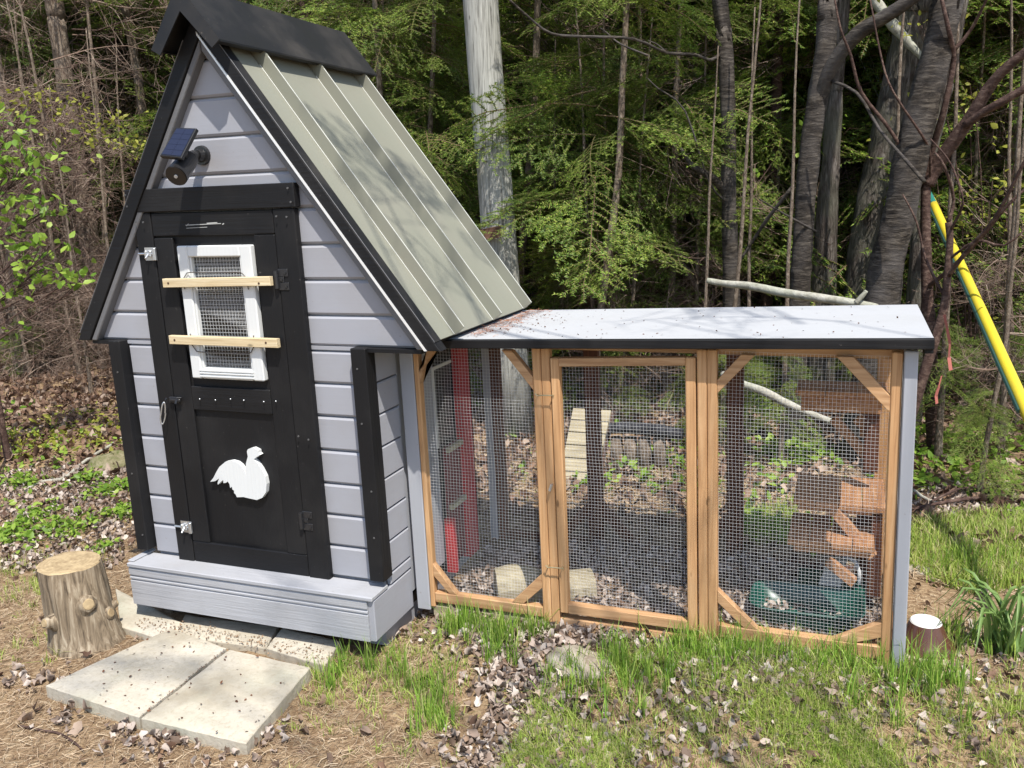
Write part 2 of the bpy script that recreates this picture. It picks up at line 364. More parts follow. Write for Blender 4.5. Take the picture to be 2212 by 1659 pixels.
# right wall: short planks in front, smooth grey panel inside the run
ZR = [.246, .2906, .408, .524, .640, .7565, .873, .987, 1.115]
for i in range(len(ZR)-1):
    z0, z1 = ZR[i]+gp, ZR[i+1]-gp
    M(True).prism([(1.085, .045, z0), (1.085, .205, z0), (1.085, .205, z1), (1.085, .045, z1)], (-.016, 0, 0), bev=.004).build('siding_plank', GREYY, coop)
M(True).box(1.062, 1.080, .207, .50, .15, 1.11).build('side_panel', GREYZ, coop)
M(True).box(1.062, 1.078, .502, .86, .12, 1.11).build('side_panel', BLACKZ, coop, label='black rear part of the side wall inside the run')
M(True).box(.05, 1.068, .0575, .85, .09, .13).build('floor', BLACK, coop)
# gable overhang: soffit boxes under the eaves
for s, (a, b) in ((-1, (-.085, .018)), (1, (1.088, 1.29))):
    M(True).box(a, b, .0375, .85, 1.112, 1.128).build('soffit', BLACK, coop)
M(True).box(1.088, 1.295, -.005, .0365, 1.104, 1.117).build('soffit_trim', BLACK, coop)
M(True).box(-.10, -.012, -.005, .0365, 1.104, 1.117).build('soffit_trim', BLACK, coop)
# corner boards
for x0, x1 in ((-.010, .045), (1.037, 1.094)):
    M(True).box(x0, x1, -.022, .044, .285, 1.119, .003).build('corner_board', BLACKZ, coop)
# roof
def slopept(side, d, y, up=0.):       # d: distance down the slope from the ridge, up: above the panel
    q = SLP[side]; c = 1/math.sqrt(1+q*q); s_ = q*c
    return (AX+side*(d*c+up*s_), y, RZ-d*s_+up*c)
RY0, RY1 = -.022, .885
ribs = [.165, .515, .848]
for side in (-1, 1):
    q_ = SLP[side]; DL = (RZ-1.147)*math.sqrt(1+q_*q_)/q_; nv = np.array(slopept(side, 0, 0, 1))-np.array(slopept(side, 0, 0, 0))
    edges = [RY0+.05]+ribs+[RY1]
    for k in range(4):
        a, b = edges[k]+(0 if k == 0 else .018), edges[k+1]-(.018 if k < 3 else 0)
        if b-a < .01: continue
        P = [slopept(side, .05, a), slopept(side, .05, b), slopept(side, DL, b), slopept(side, DL, a)]
        M(True).prism(P, -nv*.006).build('roof_panel', ROOFM, coop)
    for r in ribs:
        m = M(True); rb = []
        for d in (.06, DL+.002): rb += [slopept(side, d, r-.013, -.002), slopept(side, d, r-.013, .043), slopept(side, d, r-.004, .043), slopept(side, d, r+.006, -.002)]
        f = [(0, 1, 5, 4), (1, 2, 6, 5), (2, 3, 7, 6), (3, 0, 4, 7), (0, 3, 2, 1), (4, 5, 6, 7)]
        m.add(rb, f if side > 0 else [q[::-1] for q in f]).build('roof_rib', ROOFM, coop)
        if side > 0:
            for yy, uu in ((r-.0155, .0005), (r-.0115, .0435)): M(True).tube([slopept(side, .19, yy, uu), slopept(side, DL, yy, uu)], .0015, 6).build('rib_lip', RLIP, coop)
    P = [slopept(side, .0, RY0+.05, -.007), slopept(side, .0, RY1, -.007), slopept(side, DL, RY1, -.007), slopept(side, DL, RY0+.05, -.007)]
    M(True).prism(P, -nv*.025).build('roof_deck', BLACK, coop)
    def band(h0, h1, y0, y1, nm, m_, bev=0., zb=1.118):      # strip along the gable edge, horizontal offsets h0..h1 inside the roof line
        P = [(AX, RZ-h0*q_), (roofx(zb, side, h0), zb), (roofx(zb, side, h1), zb), (AX, RZ-h1*q_)]
        return M(True).prism([(x, y0, z) for x, z in P], (0, y1-y0, 0), bev=bev).build(nm, m_, coop)
    if side > 0:
        band(-.004, .043, RY0, .03, 'rake_board', BLACK, .002); band(.0435, .0515, RY0-.004, .03, 'drip_edge', SILV); band(.052, .086, RY0+.012, .0195, 'rake_moulding', MOULD, .003)
    else:
        band(-.004, .052, RY0, .03, 'rake_board', BLACK, .002); band(.0525, .078, RY0+.008, .0195, 'rake_moulding', MOULD, .003)
    P = [slopept(side, .10, RY0+.001, .006), slopept(side, .10, RY0+.049, .006), slopept(side, DL+.004, RY0+.049, .006), slopept(side, DL+.004, RY0+.001, .006)]
    M(True).prism(P, -nv*.006).build('edge_trim', BLKR, coop)
    M(True).tube([slopept(side, .10, RY0, .0065), slopept(side, DL+.004, RY0, .0065)], .0013, 5).build('trim_lip', MOULD, coop)
# ridge cap
for side in (-1, 1):
    q_ = SLP[side]; y0, y1 = -.09, .93; D1 = .168; o = .052; nv = np.array(slopept(side, 0, 0, 1))-np.array(slopept(side, 0, 0, 0))
    top = RZ+.078
    A = (AX, y0, top); B = (AX, y1, top); C_ = slopept(side, D1, y1, o); D_ = slopept(side, D1, y0, o)
    M(True).prism([A, B, C_, D_], (0, 0, -.006)).build('ridge_cap', BLKR, coop)
    q = -nv*.040
    M(True).prism([(AX, y0-.002, top-.001), np.array(D_)+[0, -.002, -.001], np.array(D_)+q+[0, -.002, 0], (AX, y0-.002, top-.085)], (0, .006, 0)).build('ridge_cap_end', BLKR, coop)
    q2 = np.array(slopept(side, D1-.004, 0, o-.022))-np.array(slopept(side, D1, 0, o))
    M(True).prism([D_, C_, np.array(C_)+q2, np.array(D_)+q2], (-.004*side, 0, 0)).build('ridge_cap_hem', BLKR, coop)
# door trim
M(True).box(.158, .872, -.016, .019, 1.587, 1.668, .003).build('door_lintel', BLACK, coop)
for x0, x1 in ((.182, .2555), (.7765, .862)):
    M(True).box(x0, x1, -.010, .019, .258, 1.585, .003).build('door_jamb', BLACKZ, coop)
# screws of the lintel
def screws(pts, y, parent, r=.0035, m=GALV):
    mm = M(True)
    for x, z in pts: mm.tube([(x, y-.0015, z), (x, y+.002, z)], r, 6)
    o = mm.build('screws', m, parent); o['kind'] = 'stuff'; return o
screws([(.17, 1.65), (.172, 1.61), (.855, 1.65), (.862, 1.605), (.8, 1.56), (.84, 1.557), (.2, 1.555), (.235, 1.553), (.8, .80), (.84, .79), (1.06, .86), (1.06, 1.05), (1.07, .45), (.02, 1.0), (.02, .6), (.03, .35), (1.075, .62)], -.0235, coop, m=mat('screw_black', (.09, .09, .09), .35, .6)[0])
# the door itself
door = M(True)
yD = -.008
M(True)
dr = M(True).box(.2585, .7735, .006, .0185, .262, 1.583).build('door', BLACKZ, coop)
def dpart(nm, x0, x1, z0, z1, y0=yD, y1=.0055, m=BLACKZ, b=.003): return M(True).box(x0, x1, y0, y1, z0, z1, b).build(nm, m, dr)
dpart('stile', .2585, .340, .345, 1.495); dpart('stile', .689, .7735, .345, 1.50)
dpart('rail', .2585, .7735, .262, .3445, m=BLACK); dpart('rail', .2585, .7735, 1.5015, 1.583, m=BLACK)
dpart('rail', .3415, .6875, .868, .957, m=BLACK)
# window frame
yw = -.022
for bx in ((.366, .4105, .991, 1.467), (.6335, .680, .991, 1.467)): dpart('window_frame', bx[0], bx[1], bx[2], bx[3], yw, .0055, WHITE, .004)
for bx in ((.411, .633, 1.428, 1.467), (.411, .633, .991, 1.030)): dpart('window_frame', bx[0], bx[1], bx[2], bx[3], yw, .0055, WHITE, .004)
for z0, z1 in ((.998, 1.004), (1.010, 1.015), (1.019, 1.025)): dpart('frame_bead', .405, .64, z0, z1, yw-.005, yw-.0005, WHITE, .001)
for bx in ((.411, .419, 1.0305, 1.4275), (.625, .6328, 1.0305, 1.4275)): dpart('frame_bead', bx[0], bx[1], bx[2], bx[3], -.014, .005, WHITE, .001)
M(True).box(.4195, .6245, .001, .0055, 1.031, 1.427).build('window_dark_sheet', mat('dark_inside', (.012, .013, .013), .25, .5)[0], dr)  # solid sheet, its near-black colour stands in for the shade inside
def mesh_panel(x0, x1, z0, z1, y, step, r, nm, parent, wob=.0, m=WIRE, axis='y', seg=1):
    V = []; F = []
    def strip(P):      # P: list of points, build 4-sided wire
        nonlocal V, F
        b = len(V); a, c = (np.array([r, 0, 0]), np.array([0, r, 0])) if axis == 'y' else (np.array([0, r, 0]), np.array([r, 0, 0]))
        d = np.array(P[-1])-np.array(P[0]); vert = abs(d[2]) > max(abs(d[0]), abs(d[1]))
        u1 = (np.array([r, 0, 0]) if axis == 'y' else np.array([0, r, 0])) if vert else np.array([0, 0, r]); u2 = np.array([0, r, 0]) if axis == 'y' else np.array([r, 0, 0])
        for p in P:
            p = np.array(p); V += [p+u1, p+u2, p-u1, p-u2]
        for i in range(len(P)-1):
            for j in range(4): F.append((b+i*4+j, b+i*4+(j+1) % 4, b+i*4+4+(j+1) % 4, b+i*4+4+j))
    def W(u, z):
        du = wob*math.sin(5*z+3*u)+wob*.5*math.sin(13*z); dn = wob*1.2*math.sin(7*u+4*z)+wob*math.sin(17*z+2*u); dz = wob*math.sin(6*u+2*z)
        return (u+du, y+dn, z+dz) if axis == 'y' else (y+dn, u+du, z+dz)
    n = int((x1-x0)/step)
    for i in range(n+1):
        u = x0+(x1-x0)*i/max(1, n); strip([W(u, z0+(z1-z0)*k/seg) for k in range(seg+1)])
    n = int((z1-z0)/step)
    for i in range(n+1):
        z = z0+(z1-z0)*i/max(1, n); strip([W(x0+(x1-x0)*k/seg, z) for k in range(seg+1)])
    V = np.array(V); V[:, 0] += LEAN*(V[:, 2]-.5); V -= root_loc(parent)
    o = raw(nm, V, F, m, parent=parent, kind='stuff'); return o
mesh_panel(.420, .624, 1.032, 1.426, -.003, .0127, .0005, 'window_mesh', dr, .0006, seg=6)
mesh_panel(.4215, .6225, 1.034, 1.424, -.0005, .0065, .0003, 'window_mesh', dr, .0012, seg=6)
# grille wires: two rounded hoops behind the slats
DWIRE = mat('dark_wire', (.06, .05, .045), .5, .5)[0]
for zz, sg in ((1.375, 1), (1.09, -1)):
    z2 = 1.335 if sg > 0 else 1.135
    pts = [(.385, -.026, z2-sg*.02), (.388, -.027, z2+sg*.02), (.405, -.027, zz-.002*sg), (.425, -.027, zz), (.62, -.027, zz), (.640, -.027, zz-.004*sg), (.655, -.027, z2+sg*.02), (.658, -.026, z2-sg*.02)]
    M(True).tube(pts, .0018, 6).build('grille_wire', DWIRE, dr)

for (a, b) in (((.304, 1.3375, .760, 1.346)), ((.300, 1.134, .764, 1.132)),) if False else (((.304, 1.338), (.761, 1.3455)), ((.300, 1.1335), (.764, 1.132))):
    h = .0155; P = [(a[0], -.0425, a[1]-h), (b[0], -.0425, b[1]-h), (b[0], -.0425, b[1]+h), (a[0], -.0425, a[1]+h)]
    sl_ = M(True).prism(P, (0, .019, 0), bev=.0015).build('slat', RAWX, dr)
RSC = mat('rusty_screw', (.08, .04, .02), .6, .4)[0]
for a, b in (((.304, 1.338), (.761, 1.3455)), ((.300, 1.1335), (.764, 1.132))):
    for q in (a[0]+.026, b[0]-.045): M(True).tube([(q, -.0435, a[1]), (q, -.0415, a[1])], .0042, 8).build('slat_screw', RSC, dr)
m = M(True)
for (a, b) in ((830, 545), (960, 553), (1085, 545), (1195, 555), (1360, 567), (1460, 563)):
    p = onl(216+a*.2604, 720+b*.2604, -.015); M(True).tube([(p[0]-.006, -.008, p[2]-.006), (p[0]+.006, -.024, p[2]+.003)], .0018, 6).build('nail', GALV, dr)
# rooster
RO = [(1330, 1008), (1300, 1026), (1275, 1045), (1302, 1075), (1340, 1130), (1370, 1190), (1382, 1250), (1376, 1320), (1345, 1365), (1300, 1383), (1240, 1370), (1190, 1358), (1135, 1360), (1126, 1338), (1112, 1325), (1112, 1305), (1098, 1295), (1094, 1272), (1080, 1283), (1074, 1250), (1058, 1228), (1045, 1240), (1024, 1243), (1022, 1216), (1003, 1232), (978, 1256), (975, 1240), (988, 1203), (955, 1226), (914, 1232), (940, 1200), (965, 1150), (990, 1108), (1040, 1066), (1090, 1057), (1135, 1070), (1168, 1096), (1195, 1135), (1212, 1180), (1210, 1130), (1210, 1080), (1226, 1022), (1218, 980), (1226, 962), (1245, 955), (1270, 950), (1290, 960), (1312, 972), (1316, 995)]
def tri_poly(P2):                              # ear clipping for the concave outline
    idx = list(range(len(P2))); ar = sum(P2[i][0]*P2[(i+1) % len(P2)][1]-P2[(i+1) % len(P2)][0]*P2[i][1] for i in idx)
    if ar < 0: idx = idx[::-1]
    T = []; cr = lambda a, b, c: (b[0]-a[0])*(c[1]-a[1])-(b[1]-a[1])*(c[0]-a[0]); guard = 0
    while len(idx) > 3 and guard < 5000:
        guard += 1
        for k in range(len(idx)):
            i, j, l = idx[k-1], idx[k], idx[(k+1) % len(idx)]; a, b, c = P2[i], P2[j], P2[l]
            if cr(a, b, c) <= 0: continue
            if any(cr(a, b, P2[q]) >= 0 and cr(b, c, P2[q]) >= 0 and cr(c, a, P2[q]) >= 0 for q in idx if q not in (i, j, l)): continue
            T.append((i, j, l)); idx.pop(k); break
    T.append(tuple(idx)); return T
def cutout(px, y, th):
    P = [onl(216+a*.2604, 720+b*.2604, y) for a, b in px]; P2 = [(p[0], p[2]) for p in P]; n = len(P)
    T = tri_poly(P2); V = [(p[0], y, p[1]) for p in P2]+[(p[0], y+th, p[1]) for p in P2]
    ar = sum(P2[i][0]*P2[(i+1) % n][1]-P2[(i+1) % n][0]*P2[i][1] for i in range(n)) > 0
    F = [t for t in T]+[tuple(n+i for i in t[::-1]) for t in T]
    F += [((i+1) % n, i, n+i, n+(i+1) % n) if ar else (i, (i+1) % n, n+(i+1) % n, n+i) for i in range(n)]
    return M(True).add(V, F)
cutout(RO, -.013, .0185).build('rooster_cutout', WHITE, dr)
# paint scratches on the top rail
m = M(True)
for (x0, z0, x1, z1, t) in ((.408, 1.5385, .56, 1.541, .0012), (.41, 1.528, .50, 1.530, .0008), (.50, 1.543, .545, 1.5445, .0016), (.565, 1.538, .573, 1.5405, .0018), (.412, 1.536, .421, 1.543, .0014)):
    m.prism([(x0, -.0086, z0-t), (x1, -.0086, z1-t), (x1, -.0086, z1+t), (x0, -.0086, z0+t)], (0, .0004, 0))
m.build('paint_scratch', mat('bare_scratch', (.42, .42, .4), .8, .2)[0], dr)
# bolts
for bx, bz in ((.232, 1.441), (.234, .402)):
    m = M(True); m.box(bx-.018, bx+.034, -.0115, -.0102, bz-.024, bz+.022)
    m.tube([(bx-.042, -.017, bz), (bx+.030, -.017, bz)], .0042, 8)
    for dx in (-.008, .012): m.box(bx+dx-.004, bx+dx+.006, -.0235, -.0117, bz-.011, bz+.011, .002)
    m.tube([(bx+.004, -.017, bz), (bx+.004, -.036, bz-.016)], .004, 8); m.box(bx+.022, bx+.036, -.0215, -.0117, bz-.024, bz+.020, .002)
    b_ = m.build('slide_bolt', GALV, coop); 
# hinges
for hz in (1.348, .481):
    hx = .779; m = M(True); m.tube([(hx-.008, -.018, hz-.030), (hx-.008, -.018, hz+.030)], .0075, 10)
    m.box(hx-.004, hx+.036, -.0135, -.0102, hz-.036, hz-.010, .002); m.box(hx-.004, hx+.036, -.0135, -.0102, hz+.010, hz+.036, .002); m.box(hx-.004, hx+.018, -.0135, -.0102, hz-.0095, hz+.0095, .002)
    for q in (-.023, 0, .023): m.tube([(hx+.026 if q else hx+.010, -.0165, hz+q), (hx+.026 if q else hx+.010, -.012, hz+q)], .0052, 8)
    m.build('hinge', BLKM, coop)
# hasp
m = M(True); m.box(.246, .292, -.0225, -.0105, .893, .915, .002); m.box(.255, .300, -.028, -.0228, .900, .910, .002)
m.tube([(.243, -.030, .895), (.243, -.042, .903), (.243, -.030, .912)], .003, 6); m.tube([(.29, -.03, .915), (.305, -.022, .915)], .0022, 6)
m.tube([(.285, -.026, .905), (.285, -.034, .893)], .004, 6)
m.build('hasp', BLKM, coop)
# skirt: lip, moulded face, side
M(True).box(.006, 1.086, -.100, .0185, .2455, .2615, .003).build('skirt_lip', GREYW, coop)
M(True).box(.0, .028, -.085, .04, .2622, .268, .002).build('lip_cap', GREYW, coop)
Pr = [(-.088, .2445), (-.095, .236), (-.095, .214), (-.089, .210), (-.089, .206), (-.094, .202), (-.094, .197), (-.088, .194), (-.088, .190), (-.093, .187), (-.093, .090), (-.07, .090), (-.07, .2445)]
mm = M(True); n = len(Pr); mm.add([(.008, y, z) for y, z in Pr]+[(1.0605, y, z) for y, z in Pr], [(i, (i+1) % n, n+(i+1) % n, n+i) for i in range(n)]+[tuple(range(n-1, -1, -1)), tuple(range(n, 2*n))]); mm.build('skirt_board', GREYW, coop)
M(True).prism([(1.0845, -.087, .092), (1.0845, .199, .092), (1.0845, .199, .243), (1.0845, -.087, .243)], (-.023, 0, 0), bev=.003).build('skirt_board', GREYY, coop)
M(True).box(.012, .03, -.069, .04, .092, .2435).build('skirt_board', GREYY, coop)
for x0 in (.05, .985): M(True).box(x0, x0+.07, .03, .84, .012, .0885).build('skid', GREYY, coop)

# ------------------------------------------------------------------ security light and clip
lt = thing('solar_security_light', 'black solar security light with tilted panel on the gable', 'security light', (.493, .0, 1.773))
def lpp(p): p = np.array(p, float).copy(); return p
mt = np.array([.493, .019, 1.773])
m = M(True); m.tube([mt+[0, 0, 0], mt+[0, -.012, 0]], [.034, .032], 20); m.tube([mt+[0, -.012, 0], mt+[0, -.03, 0]], [.024, .018], 16); m.build('mount_plate', RUBBER, lt, smooth=False)
m = M(True); bk = np.array([.507, -.062, 1.762]); fr = np.array([.523, -.16, 1.700]); m.tube([mt+[0, -.026, 0], mt+[.0, -.045, -.002], bk+[0, .005, 0]], [.017, .019, .015], 12); m.build('ball_joint', RUBBER, lt, True)
dv = (fr-bk)/np.linalg.norm(fr-bk)
m = M(True); m.tube([bk-dv*.005, bk+dv*.004, fr-dv*.003, fr, fr-dv*.006], [.024, .030, .036, .0345, .030], 24); m.build('lamp_body', RUBBER, lt)
m = M(True); m.tube([fr-dv*.0055, fr-dv*.0035], .030, 20); m.build('lens', LENS, lt)
m = M(True); a1 = np.cross(dv, [0, 0, 1]); a1 /= np.linalg.norm(a1); a2 = np.cross(a1, dv)
for k in range(9):
    t = 2*math.pi*k/9; c = fr-dv*.003+a1*.020*math.cos(t)+a2*.020*math.sin(t); m.tube([c-dv*.001, c+dv*.001], .0038, 8)
m.tube([fr-dv*.003, fr+dv*.003], .006, 10)
m.build('led', CELL, lt)
TLp, TRp, BRp, BLp = [np.array(p) for p in ((.498, -.10, 1.86), (.578, -.10, 1.853), (.561, -.17, 1.757), (.476, -.17, 1.768))]
nn = np.cross(TRp-TLp, BLp-TLp); nn /= np.linalg.norm(nn); nn = -nn if nn[1] > 0 else nn
M(True).prism([TLp, TRp, BRp, BLp], -nn*.014, bev=.002).build('solar_panel', RUBBER, lt)
cc = (TLp+TRp+BRp+BLp)/4; ins = [cc+(p-cc)*.9+nn*.0012 for p in (TLp, TRp, BRp, BLp)]
m = M(True)
for i in range(2):
    for j in range(5):
        def q(u, v): return (ins[0]*(1-u)+ins[1]*u)*(1-v)+(ins[3]*(1-u)+ins[2]*u)*v
        u0, u1, v0, v1 = i*.5+.006, i*.5+.494, j*.2+.004, j*.2+.196; m.prism([q(u0, v0), q(u1, v0), q(u1, v1), q(u0, v1)], -nn*.001)
m.build('solar_cells', GLASS, lt)
m = M(True); m.tube([(bk+fr)/2+[0, 0, .025], cc-nn*.014+[0, 0, -.02]], [.016, .020], 12); m.build('panel_bracket', RUBBER, lt)
tag_lt = lt
cb = M(True); c0 = np.array([.240, -.040, .902]); P = []
for k in range(25):
    t = 2*math.pi*k/24; e = .5+.5*math.sin(t); P.append((c0[0]-.021*(1-e)*1.0+.0065*math.cos(t)*(1.25 if e < .5 else .9)-.002, c0[1]+.004*math.cos(t), c0[2]-.046+.040*math.sin(t)*1.05))
cb.tube(P, .0027, 8, cap=False)
cbo = cb.build('carabiner', GALV, None, True); tag(cbo, 'silver carabiner hanging open from the black hasp on the coop door', 'carabiner')

# ------------------------------------------------------------------ the run
run = thing('chicken_run', 'low wire mesh chicken run with orange pine frame and flat pale roof', 'chicken run', (1.95, .55, .1))
YF = .2
def rp(nm, x0, x1, z0, z1, y0=YF, y1=YF+.035, m=ORNZ, b=.003, par=None, label=None): return M(True).box(x0, x1, y0, y1, z0, z1, b).build(nm, m, par or run, label=label)
rp('corner_post', 1.1, 1.1535, .085, 1.115, YF-.002, YF+.038, GREYZ, label='grey painted post against the coop')
rp('post', 1.155, 1.174, .10, 1.098); rp('post', 1.603, 1.6335, .105, 1.098, YF-.001); rp('post', 1.6345, 1.6645, .10, 1.098)
rp('post', 2.1535, 2.1835, .095, 1.108, YF-.001); rp('post', 2.1845, 2.215, .095, 1.108); rp('post', 2.717, 2.7475, .118, 1.115)
rp('corner_post', 2.750, 2.787, .10, 1.122, YF-.012, YF+.04, GREYZ, label='grey painted post at the open end')
rp('rail', 1.175, 1.602, .120, .160, m=ORNX); rp('rail', 2.216, 2.716, .138, .182, m=ORNX); rp('rail', 1.665, 2.153, .098, .128, YF+.001, YF+.04, m=ORNX)
rp('rail', 1.1545, 2.7485, 1.0995 if False else 1.088, 1.118, YF+.037, YF+.075, ORNX); rp('sill_board', 1.16, 2.72, .06, .104, YF+.008, YF+.06, WEAX)
# corner braces (outline of the front face from the joints)
def brace(P, y0=YF+.002, th=.028, m=ORNX, par=run):
    return M(True).prism([(a, y0, b) for a, b in P], (0, th, 0), bev=.0015).build('corner_brace', m, par)
brace([(1.1745, .935), (1.1745, .977), (1.272, 1.087), (1.236, 1.087)][::1] if False else [(1.1745, .955), (1.1745, 1.000), (1.250, 1.087), (1.212, 1.087)])
brace([(1.494, 1.087), (1.530, 1.087), (1.6025, .998), (1.6025, .952)])
brace([(1.1745, .272), (1.1745, .225), (1.235, .161), (1.262, .161), ])
brace([(1.6025, .285), (1.6025, .232), (1.528, .161), (1.483, .161)])
brace([(2.2155, .968), (2.2155, 1.012), (2.288, 1.095), (2.330, 1.095)])
brace([(2.565, 1.098), (2.612, 1.098), (2.7165, .985), (2.7165, .935)])
brace([(2.2155, .305), (2.2155, .262), (2.300, .183), (2.345, .183)])
brace([(2.7165, .262), (2.7165, .212), (2.640, .183), (2.575, .183)])
# run door
rd = rp('run_door', 1.668, 1.698, .150, 1.066, YF-.004, YF+.03)
rd['label'] = 'mesh door of the run with pine stiles'
def rdp(nm, x0, x1, z0, z1, m=ORNZ, y0=YF-.003, y1=YF+.029): return M(True).box(x0, x1, y0, y1, z0, z1, .003).build(nm, m, rd)
rdp('stile', 2.117, 2.149, .148, 1.082); 
M(True).prism([(1.6985, YF-.003, 1.038), (2.1165, YF-.003, 1.056), (2.1165, YF-.003, 1.082), (1.6985, YF-.003, 1.066)], (0, .032, 0), bev=.0015).build('rail', ORNX, rd)
M(True).prism([(1.6985, YF-.003, .150), (2.1165, YF-.003, .148), (2.1165, YF-.003, .182), (1.6985, YF-.003, .184)], (0, .032, 0), bev=.0015).build('rail', ORNX, rd)
STEP = .0114
mesh_panel(1.1745, 1.603, .150, 1.092, YF+.0325, STEP, .00034, 'wire_mesh', run, .0024, seg=14)
mesh_panel(2.215, 2.717, .165, 1.100, YF+.0325, STEP, .00034, 'wire_mesh', run, .0024, seg=14)
mesh_panel(1.690, 2.125, .165, 1.055, YF+.0305, STEP, .00034, 'wire_mesh', rd, .0028, seg=14)
# hooks of the run door
for (px, py) in ((1173, 853), (1195, 1224)):
    p = onl(px, py, YF-.012); m = M(True); xa, xb, z = p[0]-.020, p[0]+.034, p[2]
    m.tube([(xa, YF, z), (xa, YF-.02, z)], .0022, 6); m.tube([(xb, YF-.004, z), (xb, YF-.022, z+.002)], .0022, 6)
    m.tube([(xa-.006, YF-.018, z+.004), (xa+.004, YF-.02, z-.003), (xa+.012, YF-.02, z), (xb-.006, YF-.02, z+.001), (xb+.006, YF-.022, z+.003), (xb+.006, YF-.022, z-.012)], .0022, 6)
    m.build('hook', mat('brass_hook', (.45, .38, .22), .35, .5, .6)[0], run)
p = onl(1191, 1052, YF-.01); m = M(True); m.tube([(p[0], YF, p[2]+.005), (p[0], YF-.018, p[2]+.005)], .004, 8); m.tube([(p[0]+.004, YF-.017, p[2]+.012), (p[0]-.004, YF-.018, p[2]-.012)], .005, 8); m.build('turn_latch', GALV, run)
# roof of the run
def zr(x): return 1.126+(x-1.333)*.0262
X0, X1 = 1.098, 2.824
m = M(True); m.prism([(X0, .172, zr(X0)), (X1-.001, .172, zr(X1)), (X1-.001, .900, zr(X1)+.004), (X0, .900, zr(X0)+.004)], (0, 0, -.018)); 
m.build('roof_sheet', painted('pale_grey_roof_paint', (.41, .415, .42), .8, 'x', dirt=(.3, .29, .27), amt=.55, bstr=.9, spec=.2), run)
M(True).prism([(1.045, .145, zr(1.045)-.028), (X1, .145, zr(X1)-.029), (X1, .145, zr(X1)+.0), (1.045, .145, zr(1.045)+.0)], (0, .0265, 0), bev=.002).build('fascia', BLACK, run)
M(True).box(X1-.022, X1, .172, .9, zr(X1)-.045, zr(X1)-.0185).build('fascia', BLACK, run)
# rear frame
YB = .93
def back(nm, x0, x1, z0, z1, y0=YB, y1=YB+.035, m=BRNZ): return M(True).box(x0, x1, y0, y1, z0, z1, .003).build(nm, m, run)
back('rear_post', 1.105, 1.14, .08, 1.10, m=GREYZ); back('rear_post', 1.141, 1.185, .08, 1.10); back('rear_post', 1.565, 1.628, .08, 1.10, m=BRNZ); back('rear_post', 2.150, 2.215, .08, 1.11); back('rear_post', 2.70, 2.745, .08, 1.12, m=ORNZ)
back('rear_rail', 1.186, 1.564, .085, .125); back('rear_rail', 1.629, 2.149, .085, .125); back('rear_rail', 2.216, 2.699, .085, .125)
back('rear_rail', 1.186, 2.699, 1.075, 1.10, YB+.036, YB+.06)
for (a, b) in ((1.565, -1), (1.628, 1), (2.150, -1)):
    M(True).prism([(a, YB+.002, .30), (a, YB+.002, .24), (a+b*.10, YB+.002, .126), (a+b*.155, YB+.002, .126)], (0, .03, 0)).build('corner_brace', BRNZ, run)
# right end: side mesh, mid post
mesh_panel(.245, .925, .16, 1.09, 2.768, .0127, .0006, 'end_mesh', run, .002, axis='x', seg=8)
M(True).box(2.752, 2.787, .24, .93, .10, .14, .003).build('end_rail', ORND, run); M(True).box(2.752, 2.787, .24, .93, 1.07, 1.10, .003).build('end_rail', ORND, run)
# shelves and props
def shelf(x0, x1, y0, y1, z, n, m=ORND, lip=.035, cut=0.):
    w_ = (x1-x0)/n
    for i in range(n):
        a, b = x0+i*w_+.0012, x0+(i+1)*w_-.0012; P = [(a, y0+(cut if i == 0 else 0), z), (b, y0, z), (b, y1, z), (a, y1, z)]
        M(True).prism(P, (0, 0, -.02), bev=.0015).build('shelf_board', m, run)
    M(True).box(x0+.02, x1-.02, y0+.02, y0+.04, z-.02-lip, z-.021, .002).build('shelf_rail', m, run)
shelf(2.425, 2.735, .60, .925, .500, 4, cut=.02, lip=.02); shelf(2.415, 2.70, .50, .78, .390, 4, lip=.03)
shelf(2.42, 2.735, .74, .925, .872, 3, lip=.06)
def prop(a, b, wd, th, m=ORND, nm='shelf_prop', y=None):
    A, B = np.array(a, float), np.array(b, float); d = B-A; d /= np.linalg.norm(d); s_ = np.cross(d, [0, 1, 0]); s_ /= np.linalg.norm(s_); s_ *= wd/2
    M(True).prism([A-s_, A+s_, B+s_, B-s_], (0, th, 0), bev=.0015).build(nm, m, run)
def W3(px, py, y): return onl(px, py, y)
prop(W3(1800, 905, .86), W3(1870, 985, .80), .035, .03); prop(W3(1850, 905, .84), W3(1880, 935, .84), .035, .03); prop(W3(1873, 895, .82), W3(1873, 945, .82), .05, .03, m=ORND)
prop(W3(1797, 1100, .60), W3(1885, 1205, .55), .036, .03); prop(W3(1788, 1215, .50), W3(1845, 1262, .46), .034, .03); prop(W3(1870, 1110, .7), W3(1868, 1290, .7), .06, .03, m=BRNZ)
prop(W3(1815, 1185, .58), W3(1850, 1190, .58), .03, .04); prop(W3(1885, 880, .78), W3(1880, 1020, .78), .05, .03, m=BRNZ)
prop(W3(1895, 1110, .62), W3(1890, 1290, .62), .035, .03, m=BRNZ)
